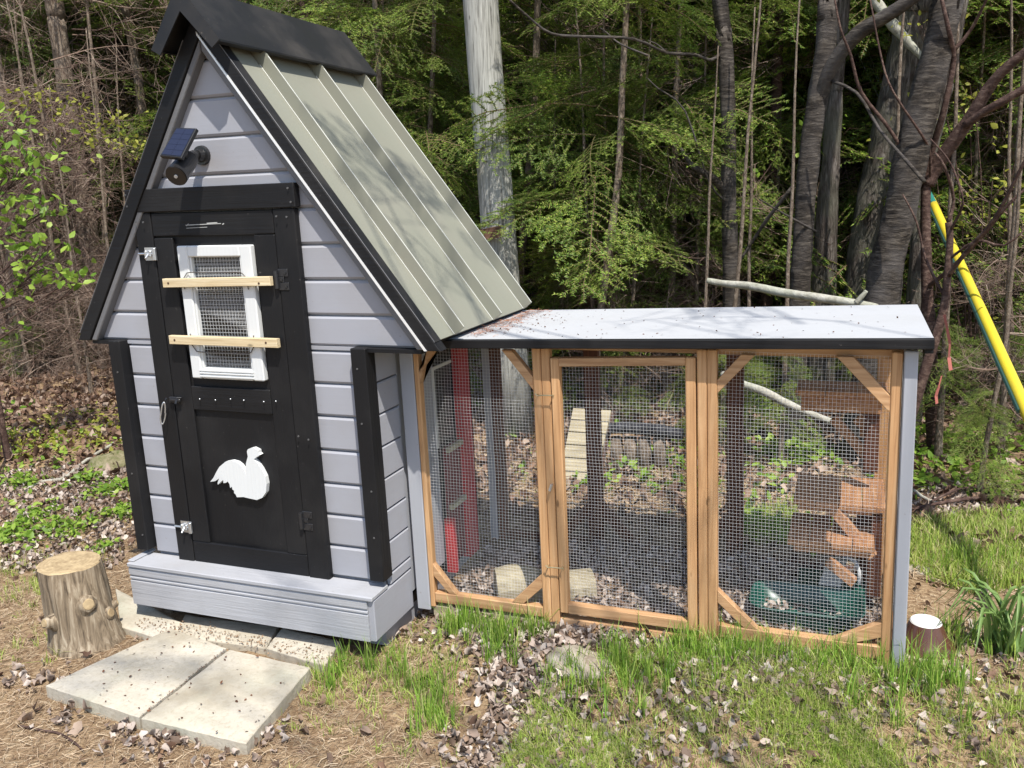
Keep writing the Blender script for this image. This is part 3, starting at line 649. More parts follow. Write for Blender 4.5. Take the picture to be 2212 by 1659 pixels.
# red ramp, half log and tub inside the run
rr = thing('red_ramp', 'red painted board ramp standing against the coop wall inside the run', 'chicken ramp', (1.11, .62, .11))
def rb(nm, y0, y1, z0, z1, x0, x1, m=REDP): return M(True).box(x0, x1, y0, y1, z0, z1, .002).build(nm, m, rr)
rb('side_rail', .672, .765, .10, 1.06, 1.082, 1.118); rb('side_rail', .502, .530, .10, .33, 1.085, 1.125); rb('board', .531, .671, .12, .62, 1.083, 1.098, painted('dark_red_paint', (.12, .012, .016), .6, 'z'))
for z in (.36, .60): rb('cleat', .531, .671, z, z+.022, 1.0985, 1.116, WEAX)
wf = thing('hatch_frame', 'thin white frame round the dark hatch on the coop wall inside the run', 'hatch', (1.085, .56, .8))
for (y0, y1, z0, z1) in ((.484, .496, .63, .955), (.497, .66, .945, .957)): M(True).box(1.0805, 1.088, y0, y1, z0, z1).build('frame_strip', WHITE, wf)
M(True).box(1.0785, 1.0795, .497, .66, .64, .944).build('hatch_board', BLKM, wf)
def half_log():
    o = thing('split_log', 'pale split half log lying on dry leaves inside the run', 'log', (1.52, .42, .1)); 
    a = np.array([1.37, .34, .09]); b = np.array([1.70, .52, .10]); d = b-a; L_ = np.linalg.norm(d); d /= L_; s_ = np.array([-d[1], d[0], 0]); m = M(); K = 9; N = 9
    V = []; 
    for i in range(N):
        t = i/(N-1); c = a+d*L_*t; r = .094*(1+.05*math.sin(5*t+1)); 
        for j in range(K): 
            th = math.pi*j/(K-1); V.append(c+s_*r*math.cos(th)*.85+np.array([0, 0, 1])*(r*1.42*(max(0, math.sin(th))**.7)*(1-.25*t)*min(1, .78+.22*math.sin(math.pi*min(1, t*1.6+.15)))))
    F = [(i*K+j, i*K+K+j, i*K+K+j+1, i*K+j+1) for i in range(N-1) for j in range(K-1)]
    m.add(V, F); m.add(V[:K], [tuple(range(K))]); m.add(V[-K:], [tuple(range(K-1, -1, -1))]); m.build('wood', WEAX, o); return o
half_log()
def tub():
    o = thing('green_tub', 'shallow green plastic tub with dry leaves in the corner of the run', 'tub', (2.48, .46, .11)); m = M(True); n = 28
    c = np.array([2.485, .475]); ax, ay = .185, .115
    prof = [(.80, .0), (.95, .045), (1.0, .075), (1.04, .078), (1.03, .068), (.93, .05), (.78, .006)]; V = []
    for (s_, h) in prof:
        for k in range(n):
            t = 2*math.pi*k/n; q = abs(math.cos(t))**1.2; V.append((c[0]+ax*s_*math.copysign(abs(math.cos(t))**.42, math.cos(t)), c[1]+ay*s_*math.copysign(abs(math.sin(t))**.42, math.sin(t)), .112+h))
    F = [(i*n+k, i*n+(k+1) % n, (i+1)*n+(k+1) % n, (i+1)*n+k) for i in range(len(prof)-1) for k in range(n)]+[tuple((len(prof)-1)*n+k for k in range(n))]
    m.add(V, F).build('basin', TEAL, o, True)
    o2 = thing('green_bin', 'green box feeder with pale lid in the corner of the run', 'feeder', (2.57, .56, .12)); 
    q = [W3(1728, 1268, .60), W3(1862, 1284, .60), W3(1852, 1350, .55), W3(1706, 1334, .55)]
    M(True).prism(q, (0, .12, .0), bev=.006).build('bin_body', TEALP, o2)
    t0 = W3(1722, 1270, .60); t1 = W3(1868, 1287, .60); M(True).prism([t0+[0, -.015, 0], t1+[0, -.015, 0], t1+[0, .14, .02], t0+[0, .14, .02]], (0, 0, -.008)).build('lid', TEAL, o2)
    c_ = [W3(1762, 1280, .59), W3(1790, 1205, .62), W3(1830, 1210, .62), W3(1812, 1285, .59)]
    M(True).prism(c_, (0, .01, 0)).build('chute', mat('pale_grey_board', (.36, .35, .33), .8, .2)[0], o2)
    M(True).tube([W3(1808, 1208, .66), W3(1830, 1205, .66), W3(1848, 1214, .66), W3(1856, 1235, .65), W3(1856, 1262, .64)], .0075, 8).build('pipe', mat('pale_pipe', (.6, .6, .6), .3, .5)[0], o2, True)
tub()

# ------------------------------------------------------------------ pavers, stump, pot, rock, base board
def slab(cs, z1, z0, label, seed, nm='paver'):
    r_ = random.Random(seed); root_ = None; c = sum(np.array(p) for p in cs)/4; N = 12; m = M(); V = []
    for j in range(N+1):
        for i in range(N+1):
            u, v = i/N, j/N; p = (np.array(cs[0])*(1-u)+np.array(cs[1])*u)*(1-v)+(np.array(cs[3])*(1-u)+np.array(cs[2])*u)*v
            e = min(u, v, 1-u, 1-v); z = z1+r_.uniform(-.0007, .0007)-(.0035 if e == 0 else 0); jit = .0016 if e == 0 else 0; V.append((p[0]+r_.uniform(-jit, jit), p[1]+r_.uniform(-jit, jit), z))
    F = [(j*(N+1)+i, j*(N+1)+i+1, (j+1)*(N+1)+i+1, (j+1)*(N+1)+i) for j in range(N) for i in range(N)]
    m.add(V, F); ring = [i for i in range(N+1)]+[(j)*(N+1)+N for j in range(1, N+1)]+[N*(N+1)+i for i in range(N-1, -1, -1)]+[j*(N+1) for j in range(N-1, 0, -1)]
    W_ = [V[i] for i in ring]; n = len(W_); cen = np.array([c[0], c[1]])
    out = [(p[0]+(p[0]-cen[0])*.012, p[1]+(p[1]-cen[1])*.012, z1-.006) for p in W_]; low = [(p[0]+(p[0]-cen[0])*.012+r_.uniform(-.001, .001), p[1]+(p[1]-cen[1])*.012, z0) for p in W_]
    m.add(W_+out+low, [(n+i, n+(i+1) % n, (i+1) % n, i) for i in range(n)]+[(2*n+i, 2*n+(i+1) % n, n+(i+1) % n, n+i) for i in range(n)])
    o = m.build(nm, CONC, None); o['label'] = label; o['category'] = 'paver'; o['group'] = 'concrete pavers in front of the coop'; return o
def G2(px, py, z): p = on(px, py, 'z', z); return (p[0], p[1])
slab([G2(100, 1478, .05), G2(300, 1545, .05), G2(487, 1398, .05), G2(368, 1356, .05)], .05, .0, 'square cream paver in front of the coop, beside the upright log', 1)
slab([G2(307, 1548, .05), G2(530, 1602, .05), G2(668, 1440, .05), G2(496, 1401, .05)], .05, .0, 'square cream paver with its outer corner nearest the viewer, away from the log', 2)
slab([G2(262, 1352, .03), G2(362, 1384, .03), G2(395, 1345, .03), G2(250, 1270, .03)], .03, -.01, 'paver running under the coop corner, right behind the upright log', 3)
slab([G2(378, 1372, .03), G2(572, 1397, .03), G2(600, 1350, .03), G2(400, 1325, .03)], .028, -.01, 'narrow strip of paver half under the coop, between two other pavers', 4)
slab([G2(575, 1400, .03), G2(700, 1437, .03), G2(735, 1385, .03), G2(610, 1355, .03)], .032, -.01, 'paver half under the coop at its right corner, edged with grass', 5)

def stump():
    b = on(190, 1395, 'z', .0); c0 = np.array([b[0]+.0, b[1]+.03, .0]); c0[:2] = (on(117, 1375, 'z', .02)[:2]+on(262, 1375, 'z', .02)[:2])/2+np.array([-.0, .06])
    # top centre from its picture place at the height of the cut
    zt = .31; ct = on(149, 1216, 'z', zt); cb_ = on(190, 1383, 'z', .0)
    o = thing('upright_log', 'short upright log with branch knots beside the pavers', 'log', tuple(cb_)); K = 96; N = 24; V = []
    ax = ct-cb_; rT = .118; 
    ph = [rnd.uniform(0, 6.28) for _ in range(5)]
    for i in range(N+1):
        t = i/N; c = cb_+ax*t; r = rT*(1.06-.10*t+.16*math.exp(-t*9))
        if t < .02: c = c-np.array([0, 0, .02])
        for k in range(K):
            th = 2*math.pi*k/K; q = r*(1+.035*math.sin(2*th+ph[0])+.024*math.sin(5*th+ph[1]+t)-.030*abs(math.sin(5.5*th+ph[2]+.8*t+.3*math.sin(6*t)))**6-.022*abs(math.sin(9*th+ph[3]+.5*math.sin(5*t)))**5+rnd.uniform(-.008, .008)+.02*math.sin(7*t+3*th))
            V.append(c+np.array([q*math.cos(th), q*math.sin(th), 0]))
    F = [(i*K+k, i*K+(k+1) % K, (i+1)*K+(k+1) % K, (i+1)*K+k) for i in range(N) for k in range(K)]
    M().add(V, F).build('log_side', STUMPB, o, True)
    m, nt, b = mat('sawn_end_grain', (.6, .48, .3), .8, .2); tc = nt.nodes.new('ShaderNodeTexCoord'); mp = nt.nodes.new('ShaderNodeMapping')
    mp.inputs['Location'].default_value = (-ax[0], -ax[1], 0); nt.links.new(tc.outputs['Object'], mp.inputs['Vector'])
    wv = nt.nodes.new('ShaderNodeTexWave'); wv.wave_type = 'RINGS'; wv.rings_direction = 'Z'; wv.inputs['Scale'].default_value = 22; wv.inputs['Distortion'].default_value = 3; wv.inputs['Detail'].default_value = 3; nt.links.new(mp.outputs[0], wv.inputs['Vector'])
    n1 = noise(nt, mp.outputs[0], 25, 5, .7); c = ramp(nt, wv.outputs['Fac'], [(0, (.40, .30, .17)), (1, (.47, .36, .21))]); c = mixc(nt, ramp(nt, n1, [(.4, g(0)), (.65, g(.85))]), c, (.24, .17, .095)); nt.links.new(c, b.inputs['Base Color']); bump(nt, b, n1, .5, .005)
    top = V[-K:]; cc_ = sum(top)/K; Tv = [cc_+(p-cc_)*s_+np.array([0, 0, dz]) for s_, dz in ((1, 0), (.97, .004), (.6, .006), (.25, .005)) for p in top]
    F = [(i*K+k, i*K+(k+1) % K, (i+1)*K+(k+1) % K, (i+1)*K+k) for i in range(3) for k in range(K)]+[tuple(3*K+k for k in range(K))]
    M().add(Tv, F).build('cut_top', m, o)
    for (px, py, r, ln) in ((188, 1305, .030, .020), (112, 1343, .022, .030), (233, 1325, .024, .014), (247, 1305, .012, .012)):
        d = ray(px, py); best = None
        for s_ in np.linspace(2.6, 5, 600):
            p = CAM+d*s_; t = (p[2]-cb_[2])/ax[2]
            if 0 < t < 1:
                c = cb_+ax*t
                if np.linalg.norm((p-c)[:2]) < rT*(1.03-.1*t): best = (p, c); break
        if best is None:
            pr = min(((np.linalg.norm((CAM+d*s_-(cb_+ax*((CAM+d*s_)[2]-cb_[2])/ax[2]))[:2]), s_) for s_ in np.linspace(2.6, 5, 600))); p = CAM+d*pr[1]; c = cb_+ax*((p[2]-cb_[2])/ax[2]); best = (c+(p-c)*min(1, rT/np.linalg.norm((p-c)[:2])), c)
        p, c = best; n_ = p-c; n_[2] = .25*np.linalg.norm(n_[:2]); n_ /= np.linalg.norm(n_)
        kn = M(); kn.tube([p-n_*.05, p-n_*.016, p-n_*.002, p+n_*ln*.35, p+n_*ln*.75, p+n_*ln], [r*2.3, r*1.9, r*1.4, r*1.1, r*1., r*.85], 18, jit=.06)
        kn.build('knot', STUMPB, o, True)
        M().tube([p+n_*(ln+.0005), p+n_*(ln+.003)], [r*.70, r*.6], 14, jit=.08).build('knot_face', m, o)
stump()

def pot():
    c = ground(1996, 1402); c = np.array([c[0], c[1], gz(c[0], c[1])]); sc = np.linalg.norm(c-CAM)/1916
    rb_, rt_, h = 54*sc, 28*sc, 56*sc
    o = thing('clay_pot', 'brown glazed pot turned upside down beside the grey end post', 'pot', tuple(c)); K = 36
    prof = [(rb_*.96, -.01), (rb_, .012), (rb_*.98, .022), (rb_*.82, h*.35), (rt_*1.12, h*.85), (rt_*1.03, h*.97), (rt_, h)]
    V = [(c[0]+r*math.cos(2*math.pi*k/K), c[1]+r*math.sin(2*math.pi*k/K), c[2]+z) for r, z in prof for k in range(K)]
    F = [(i*K+k, i*K+(k+1) % K, (i+1)*K+(k+1) % K, (i+1)*K+k) for i in range(len(prof)-1) for k in range(K)]
    M().add(V, F).build('pot_wall', GLAZE, o, True)
    m = M(); m.tube([c+[0, 0, h], c+[0, 0, h+.005]], [rt_, rt_*.93], 36); m.tube([c+[0, 0, h+.0045], c+[0, 0, h+.0065]], [rt_*.16, rt_*.14], 12); m.build('pot_base', painted('chalky_white', (.72, .70, .66), .8, 'z', amt=.6), o)
    m = M(); p = ground(1985, 1418)
    V = [p+[-.03, 0, -.005], p+[.02, -.04, -.01], p+[.07, .0, -.01], p+[-.02, .02, .055], p+[.02, .0, .05]]; m.prism([V[0], V[1], V[4], V[3]], (.004, .01, 0)); m.prism([V[1], V[2], V[4]], (.0, .008, 0)); sh = m.build('clay_shard', GLAZE, None); tag(sh, 'broken piece of brown clay leaning on the upturned pot', 'shard')
pot()
def rock(px, py, rx, ry, rz_, label, mt_, seed, nm='rock'):
    c = ground(px, py); r_ = random.Random(seed); V = []; K, N = 18, 8
    for i in range(N+1):
        ph = math.pi/2*i/N*1.15-.15
        for k in range(K):
            th = 2*math.pi*k/K; q = 1+.1*math.sin(2*th+seed)+.06*math.sin(3*th+i*.6)+r_.uniform(-.03, .03)
            V.append((c[0]+rx*q*math.cos(th)*math.cos(ph), c[1]+ry*q*math.sin(th)*math.cos(ph), c[2]+rz_*q*math.sin(ph)))
    F = [(i*K+k, i*K+(k+1) % K, (i+1)*K+(k+1) % K, (i+1)*K+k) for i in range(N) for k in range(K)]+[tuple(N*K+k for k in range(K))]
    o = M().add(V, F).build(nm, mt_, None, True); return tag(o, label, 'rock')
STONE = bark('field_stone', (.22, .17, .13), (.36, .31, .25), (.46, .42, .35), (6, 6, 6), 3, .9, .6, (.27, .24, .17))
rock(1252, 1432, .12, .09, .034, 'flat brown stone half buried in grass before the run door', STONE, 3)
rock(245, 1010, .16, .12, .09, 'mossy stone in leaf litter just left of the coop', bark('mossy_stone', (.08, .09, .03), (.2, .17, .1), (.3, .26, .18), (6, 6, 6), 3, .9, .6, (.12, .14, .04)), 5)
rock(1975, 1232, .07, .05, .02, 'small pale stone in the grass behind the end of the run', STONE, 8)
a = ground(1850, 1412); bb_ = ground(2045, 1440); dd = bb_-a; m = M(); s_ = np.array([-dd[1], dd[0], 0])/np.linalg.norm(dd)*.06
zt = max(a[2], bb_[2])+.012; m.prism([(a[0], a[1], zt), (bb_[0], bb_[1], zt-.004), (bb_[0]+s_[0], bb_[1]+s_[1], zt-.004), (a[0]+s_[0], a[1]+s_[1], zt)], (0, 0, -.05), bev=.003)
tag(m.build('ground_board', WEAX, None), 'pale board lying in the grass under the end post of the run', 'board')

# ------------------------------------------------------------------ utility pole
pole = thing('utility_pole', 'weathered grey wooden utility pole rising behind the coop roof', 'utility pole', (0, 0, 0))
YP = 2.6
def tp(px, py, Y): return on(px, py, 'y', Y)
pts = [tp(1098, 760, YP), tp(1087, 640, YP), tp(1068, 380, YP), tp(1048, 150, YP), tp(1038, 0, YP), tp(1030, -160, YP)]
gp_ = pts[0]+(pts[0]-pts[3])/(pts[0][2]-pts[3][2])*(.02-pts[0][2]); pts = [gp_]+pts+[pts[-1]+(pts[-1]-pts[-3])*3]
rr_ = [np.linalg.norm(p-CAM)/1916*q for p, q in zip(pts, (42, 41, 38, 36, 35.5, 35, 34, 30))]
m = M(); m.tube(pts, rr_, 40, jit=.004); m.build('shaft', POLEM, pole, True)
q0 = [tp(1028, 498, YP-.16), tp(1080, 487, YP-.16), tp(1082, 512, YP-.16), tp(1030, 523, YP-.16)]
M().prism(q0, (0, .02, 0), bev=.002).build('nailed_board', wood('old_brown_board', (.09, .045, .03), (.17, .09, .06), (.24, .14, .09), 'x'), pole)
# guard and guy wires at the right
gg = thing('guy_wire', 'yellow guy wire guard slanting down at the right edge', 'guy wire', (0, 0, 0))
def atd(px, py, dist): d = ray(px, py); return CAM+d*(dist/np.linalg.norm(d))
A_, B_ = atd(2012, 432, 6.0), atd(2216, 885, 3.9); dgu = (B_-A_)
E_ = B_+dgu/dgu[2]*(gz(*(B_+dgu/dgu[2]*(.1-B_[2]))[:2])-B_[2]); 
M().tube([A_+(B_-A_)*t for t in np.linspace(0, 1, 12)]+[E_], .0235, 14).build('guard', GUARD, gg, True)
o_ = -RGT*.026+np.array([0, 0, -.006]); M().tube([A_+o_*1.0-(B_-A_)*.10, A_+o_, B_+o_], .009, 6).build('guard_edge', mat('dark_guard_edge', (.02, .06, .05), .5, .4)[0], gg)
C1 = atd(1985, 372, 6.2)
M().tube([C1, A_+(B_-A_)*.04], [.012, .022], 8).build('guard_tip', GRNSTR, gg)
for (px, py) in ((1796, 0), (1812, 0), (1832, 0)): M().tube([atd(px, py, 8.0), C1+RGT*rnd.uniform(-.03, .03)], .004, 5).build('wire', GALV, gg)

# ------------------------------------------------------------------ trees: trunks read from their picture places
def path(pix, Y, down=True, up=0.):
    P = [tp(x, y, Y) for x, y in pix]
    return P
def rad(P, px): return [np.linalg.norm(p-CAM)/1916*q for p, q in zip(P, px)]
def root_to_ground(P, r):
    d = P[-1]-P[-2]; d = d/max(.05, abs(d[2])); d[:2] = np.clip(d[:2], -.6, .6)
    zg = float(gz(P[-1][0], P[-1][1]))
    if P[-1][2] > zg:
        n = P[-1]+(P[-1]-P[-2])*0; k = P[-1][2]-zg; n = np.array([P[-1][0]+d[0]*k, P[-1][1]+d[1]*k, zg-.05]); P.append(n); r.append(r[-1]*1.15)
    else: P[-1][2] = zg-.03
    return P, r
def extend_up(P, r, h):
    d = P[0]-P[1]; d /= np.linalg.norm(d); return [P[0]+d*h]+P, [r[0]*.75]+r
def smooth(P, r, k=4):
    P = [np.array(p) for p in P]; Q = []; q = []
    for i in range(len(P)-1):
        p0, p1, p2, p3 = P[max(0, i-1)], P[i], P[i+1], P[min(len(P)-1, i+2)]
        for j in range(k):
            t = j/k; Q.append(.5*((2*p1)+(-p0+p2)*t+(2*p0-5*p1+4*p2-p3)*t*t+(-p0+3*p1-3*p2+p3)*t**3)); q.append(r[i]*(1-t)+r[i+1]*t)
    Q.append(P[-1]); q.append(r[-1]); return Q, q
def trunk_tree(name, label, cat, pix, px, Y, m, up=3., k=18, branches=(), jit=.085, group=None):
    P = path(pix, Y); r = rad(P, px)
    if up: P, r = extend_up(P, r, up)
    P, r = root_to_ground(P, r); P, r = smooth(P, r)
    o = thing(name, label, cat, (float(P[-1][0]), float(P[-1][1]), float(P[-1][2])), 0, group)
    M().tube(P, r, k, jit=jit).build('trunk', m, o, True)
    for bp, br, by in branches:
        Q = [tp(x, y, Y+dy) for (x, y), dy in zip(bp, by)]; q = rad(Q, br); Q, q = smooth(Q, q, 3)
        M().tube(Q, q, 8, jit=.04).build('branch', m, o, True)
    return o
# ---- named trunks
T = trunk_tree
T('fir_tree', 'pale peeling trunk leaning at far left beside the coop roof', 'tree', [(108, -60), (122, 40), (136, 140), (152, 260), (168, 380), (192, 510), (214, 630), (232, 750), (243, 840)], [15, 15, 15, 16, 16, 18, 20, 23, 27], 4.6, FIRB, 4)
T('fir_tree', 'thin dark trunk seen between dead twigs just left of the coop peak', 'tree', [(258, -60), (275, 40), (290, 120), (303, 200), (311, 300), (316, 420), (320, 700)], [8, 8, 8, 8, 9, 10, 12], 5.2, FIRB, 4)
T('fir_tree', 'thick grey trunk with flared foot at the left edge of the photo', 'tree', [(-20, 300), (15, 460), (42, 600), (58, 720), (66, 810), (72, 880)], [10, 13, 17, 21, 28, 38], 3.6, FIRB, 4)
T('fir_tree', 'slim leaning trunk behind the flared trunk in the left woods', 'tree', [(60, 480), (90, 640), (106, 740), (132, 850), (150, 905)], [7, 8, 9, 10, 12], 4.0, FIRB, 3)
T('fir_tree', 'short trunk standing behind the left corner of the coop', 'tree', [(222, 560), (232, 700), (238, 830), (240, 880)], [10, 15, 19, 24], 5.4, FIRB, 3)
T('cherry_tree', 'slim dark cherry trunk right of centre behind the run roof', 'tree', [(1548, -60), (1562, 60), (1570, 170), (1573, 300), (1575, 450), (1578, 560), (1580, 640)], [15, 15, 15, 15, 15, 16, 17], 2.9, BIRCH, 4,
  branches=[([(1561, 112), (1535, 130), (1500, 118), (1440, 114), (1368, 84), (1259, 79), (1190, 72), (1140, 35), (1090, -10)], [3.6, 3.4, 3.2, 3, 2.8, 2.8, 2.6, 2.4, 2], [0, -.1, -.3, -.5, -.8, -1.0, -1.2, -1.3, -1.4]),
            ([(1440, 114), (1420, 96), (1400, 88)], [1.6, 1.4, 1], [-.5, -.5, -.5]), ([(1400, 120), (1340, 95), (1310, 70), (1296, 60)], [2, 1.8, 1.4, 1], [-.6, -.6, -.6, -.6]),
            ([(1570, 420), (1540, 385), (1505, 365), (1490, 350), (1470, 320)], [9, 8, 7, 5, 3], [0, -.1, -.2, -.2, -.2]), ([(1572, 440), (1530, 390), (1480, 240), (1420, 190), (1400, 170)], [2, 2, 2, 1.6, 1], [0, -.2, -.3, -.4, -.4])])
T('cherry_tree', 'dark banded cherry trunk with a fork leaning right', 'tree', [(1800, -120), (1790, 0), (1782, 110), (1765, 220), (1748, 340), (1738, 460), (1732, 560), (1727, 650)], [18, 18, 19, 19, 20, 20, 20, 21], 2.7, BIRCH, 4,
  branches=[([(1770, 215), (1786, 165), (1815, 115), (1856, 70), (1905, 40), (1960, 4), (2040, -60)], [15, 14, 14, 14, 13, 12, 11], [0, -.05, -.1, -.15, -.2, -.25, -.3]),
            ([(1762, 500), (1690, 460), (1640, 430)], [3, 2, 1.4], [0, -.2, -.3]), ([(1715, 400), (1660, 470), (1620, 530), (1580, 590)], [4, 4, 3, 2], [0, .1, .2, .2]),
            ([(1780, 170), (1850, 200), (1900, 280), (1960, 350), (1997, 392)], [3, 3, 3, 3.4, 4], [0, -.2, -.3, -.4, -.5])])
T('cherry_tree', 'thickest dark banded cherry trunk, leaning left to right at the run end', 'tree', [(2075, -140), (2046, 0), (2022, 120), (1990, 240), (1965, 350), (1944, 460), (1918, 560), (1905, 650)], [25, 26, 27, 29, 30, 30, 32, 35], 2.5, BIRCH, 4)
T('maple_tree', 'big furrowed grey trunk behind the thickest cherry trunk', 'tree', [(2010, -120), (1983, 0), (1960, 120), (1930, 260), (1905, 380), (1885, 480), (1872, 620)], [36, 36, 34, 34, 35, 38, 42], 3.6, FURR, 4)
T('maple_tree', 'pale shredded trunk showing behind the thickest cherry trunk', 'tree', [(2062, 60), (2040, 180), (2012, 300), (1992, 400), (1980, 640)], [15, 16, 16, 15, 18], 3.2, FURR, 4)
T('maple_tree', 'brown furrowed trunk just right of the forked cherry', 'tree', [(1815, 60), (1803, 200), (1795, 350), (1785, 480), (1780, 640)], [14, 15, 18, 21, 24], 3.5, FURR, 4)
T('cherry_tree', 'slender dark trunk between the slim and the forked cherry', 'tree', [(1668, -60), (1680, 120), (1672, 300), (1664, 460), (1656, 640)], [10, 10, 10, 11, 12], 4.2, BRWN, 4)
T('maple_tree', 'broken shaggy stub crossing high between the two right cherry trunks', 'tree', [(1870, -60), (1905, 10), (1940, 60), (1985, 130), (2015, 175)], [13, 14, 14, 12, 5], 3.75, LOGM, 2) if False else None
brk = thing('broken_branch', 'pale broken branch with frayed end hanging high among the right trunks', 'branch', tuple(tp(1960, 90, 3.4)))
Q, q = smooth(path([(1865, -40), (1900, 15), (1930, 55), (1965, 95), (1995, 130), (2026, 182)], 3.4), [.03, .031, .03, .025, .015, .004]); M().tube(Q, q, 12, jit=.12).build('limb', LOGM, brk, True)
# shrub with many stems at the right
sh = T('shrub', 'many stemmed brown shrub fanning out right of the run roof', 'shrub', [(2001, 392), (1999, 470), (2001, 560), (2003, 645), (2006, 700)], [9, 9, 10, 11, 13], 2.6, BRWN, 0, jit=.03, branches=[
  ([(2001, 392), (2012, 330), (2040, 234), (2060, 130), (2048, 60), (2030, -20)], [8, 6.5, 5.5, 5, 4, 3], [0, 0, -.1, -.1, -.2, -.2]),
  ([(2060, 109), (2100, 60), (2140, -20)], [4, 3, 2], [-.1, -.1, -.2]),
  ([(2003, 400), (2018, 366), (2060, 305), (2099, 250), (2138, 187), (2175, 145), (2240, 95)], [14, 14, 13, 12, 10, 9, 8], [0, 0, -.05, -.1, -.15, -.2, -.25]),
  ([(2085, 272), (2120, 245), (2157, 224), (2225, 185)], [8, 8, 8, 7], [-.1, -.15, -.2, -.25]),
  ([(1997, 392), (1960, 340), (1915, 270), (1860, 199), (1838, 120), (1815, 60), (1800, -20)], [4.5, 4, 3.6, 3.4, 2.6, 2.2, 1.6], [0, -.1, -.15, -.2, -.25, -.3, -.3]),
  ([(2010, 400), (2008, 330), (1990, 290), (1930, 200), (1905, 130), (1880, 0)], [3, 2.6, 2.4, 2, 1.8, 1.4], [0, -.1, -.2, -.3, -.3, -.3]),
  ([(2003, 620), (2030, 600), (2075, 560), (2130, 500), (2180, 440), (2230, 395)], [5, 4.5, 4, 3.6, 3, 2.4], [0, -.1, -.2, -.3, -.4, -.4])])
sh2 = T('shrub', 'two stemmed brown shrub in front of the yellow wire guard', 'shrub', [(2048, 480), (2052, 520), (2046, 600), (2040, 660), (2018, 740), (1995, 810)], [6, 6.5, 7, 8, 9, 10], 2.0, BRWN, 0, jit=.03, branches=[
  ([(2048, 480), (2060, 430), (2040, 360), (2020, 330)], [4, 3, 2.4, 1.6], [0, 0, -.1, -.1]), ([(2046, 600), (2090, 540), (2150, 470), (2212, 350), (2230, 320)], [4.5, 4, 3.6, 3, 2.4], [0, -.1, -.2, -.3, -.3]),
  ([(2050, 560), (2110, 520), (2170, 530), (2230, 480)], [3, 2.6, 2.2, 1.6], [0, -.1, -.2, -.2]), ([(2052, 500), (2080, 440), (2065, 380), (2045, 340), (2010, 300)], [3, 2.4, 2, 1.6, 1.2], [0, -.1, -.1, -.1, -.1]),
  ([(2040, 640), (2000, 560), (1980, 480), (1950, 420)], [3, 2.4, 2, 1.4], [0, .1, .1, .1])])
sap = T('sapling', 'dark bare sapling stem rising from leaf litter at far left', 'sapling', [(-12, 820), (0, 890), (12, 960), (24, 1010), (38, 1064)], [5, 6, 6.5, 7.5, 8.5], 1.25, BRWN, 0, k=10)
# fallen logs and sticks
def stick(name, label, cat, pix, px, Ys, m, k=8, grp=None, z=None):
    P = [tp(x, y, yy) for (x, y), yy in zip(pix, Ys)] if z is None else [ground(x, y)+np.array([0, 0, z]) for x, y in pix]
    r = rad(P, px); P, r = smooth(P, r, 4); o = M().tube(P, r, k, jit=.06).build(name, m, None, True); return tag(o, label, cat, grp)
stick('fallen_log', 'pale fallen trunk lying across the woods just above the run roof', 'log', [(1528, 606), (1560, 612), (1620, 618), (1690, 632), (1760, 642), (1830, 652), (1895, 664)], [6, 7, 8.5, 9, 9, 8.5, 7], [2.4, 2.38, 2.3, 2.2, 2.1, 2.05, 2.0], LOGM, 12)
stick('fallen_log', 'pale smooth log slanting down behind the right mesh panel of the run', 'log', [(1560, 808), (1600, 828), (1650, 846), (1700, 872), (1745, 892), (1800, 912)], [7, 8, 9, 8.5, 7.5, 6], [1.55, 1.5, 1.45, 1.4, 1.35, 1.3], LOGM, 12)
stick('broken_stub', 'short pale stub standing up at the end of the fallen trunk', 'branch', [(1848, 655), (1862, 640), (1872, 628)], [5, 5, 3.5], [2.0, 2.0, 2.0], LOGM)
stick('fallen_stick', 'long curved bare stick on the leaf litter left of the coop', 'stick', [(62, 1062), (95, 1048), (140, 1040), (175, 1010), (210, 985), (250, 962), (285, 935)], [3, 3.5, 3.5, 3.4, 3, 2.6, 2], None, LOGM, z=.02)
stick('fallen_stick', 'thin twig on bare duff below the outer corner of the left paver', 'stick', [(40, 1572), (90, 1582), (130, 1590), (165, 1612), (182, 1628)], [2, 2.2, 2.2, 2, 1.4], None, BRWN, z=.008)
stick('fallen_stick', 'long brown stick on leaves behind the grass at the right edge', 'stick', [(1965, 1118), (2020, 1106), (2090, 1095), (2150, 1092), (2240, 1100)], [3, 3.4, 3.6, 3.4, 3], None, BRWN, z=.04)
stick('fallen_stick', 'crooked brown stick lying highest at the right edge of the clearing', 'stick', [(2010, 1110), (2070, 1082), (2130, 1078), (2230, 1070)], [2.4, 2.6, 2.6, 2], None, BRWN, z=.06)
stick('fallen_stick', 'pale yellow branch end lying beside the grey end post', 'stick', [(1972, 1072), (1990, 1085), (2012, 1096), (2030, 1100)], [4, 3.6, 3, 2], None, LOGM, z=.03)
# ribbon
rbn = M(); P = [tp(*p, 1.6) for p in ((2040, 680), (2046, 710), (2052, 742), (2050, 772), (2054, 800))]
for i in range(len(P)-1): w_ = np.array([rnd.uniform(.003, .007), rnd.uniform(-.006, .006), .002]); rbn.prism([P[i]-w_, P[i]+w_, P[i+1]+w_, P[i+1]-w_], (0, .0015, 0))
tag(rbn.build('ribbon', PINK, None), 'upper strip of faded pink tape hanging in brush right of the run', 'ribbon')
rbn = M(); P = [tp(*p, 1.6) for p in ((2034, 812), (2028, 835), (2022, 855), (2024, 872))]
for i in range(len(P)-1): w_ = np.array([rnd.uniform(.003, .006), rnd.uniform(-.006, .006), .002]); rbn.prism([P[i]-w_, P[i]+w_, P[i+1]+w_, P[i+1]-w_], (0, .0015, 0))
tag(rbn.build('ribbon', PINK, None), 'lower scrap of faded pink tape caught in brush right of the run', 'ribbon')
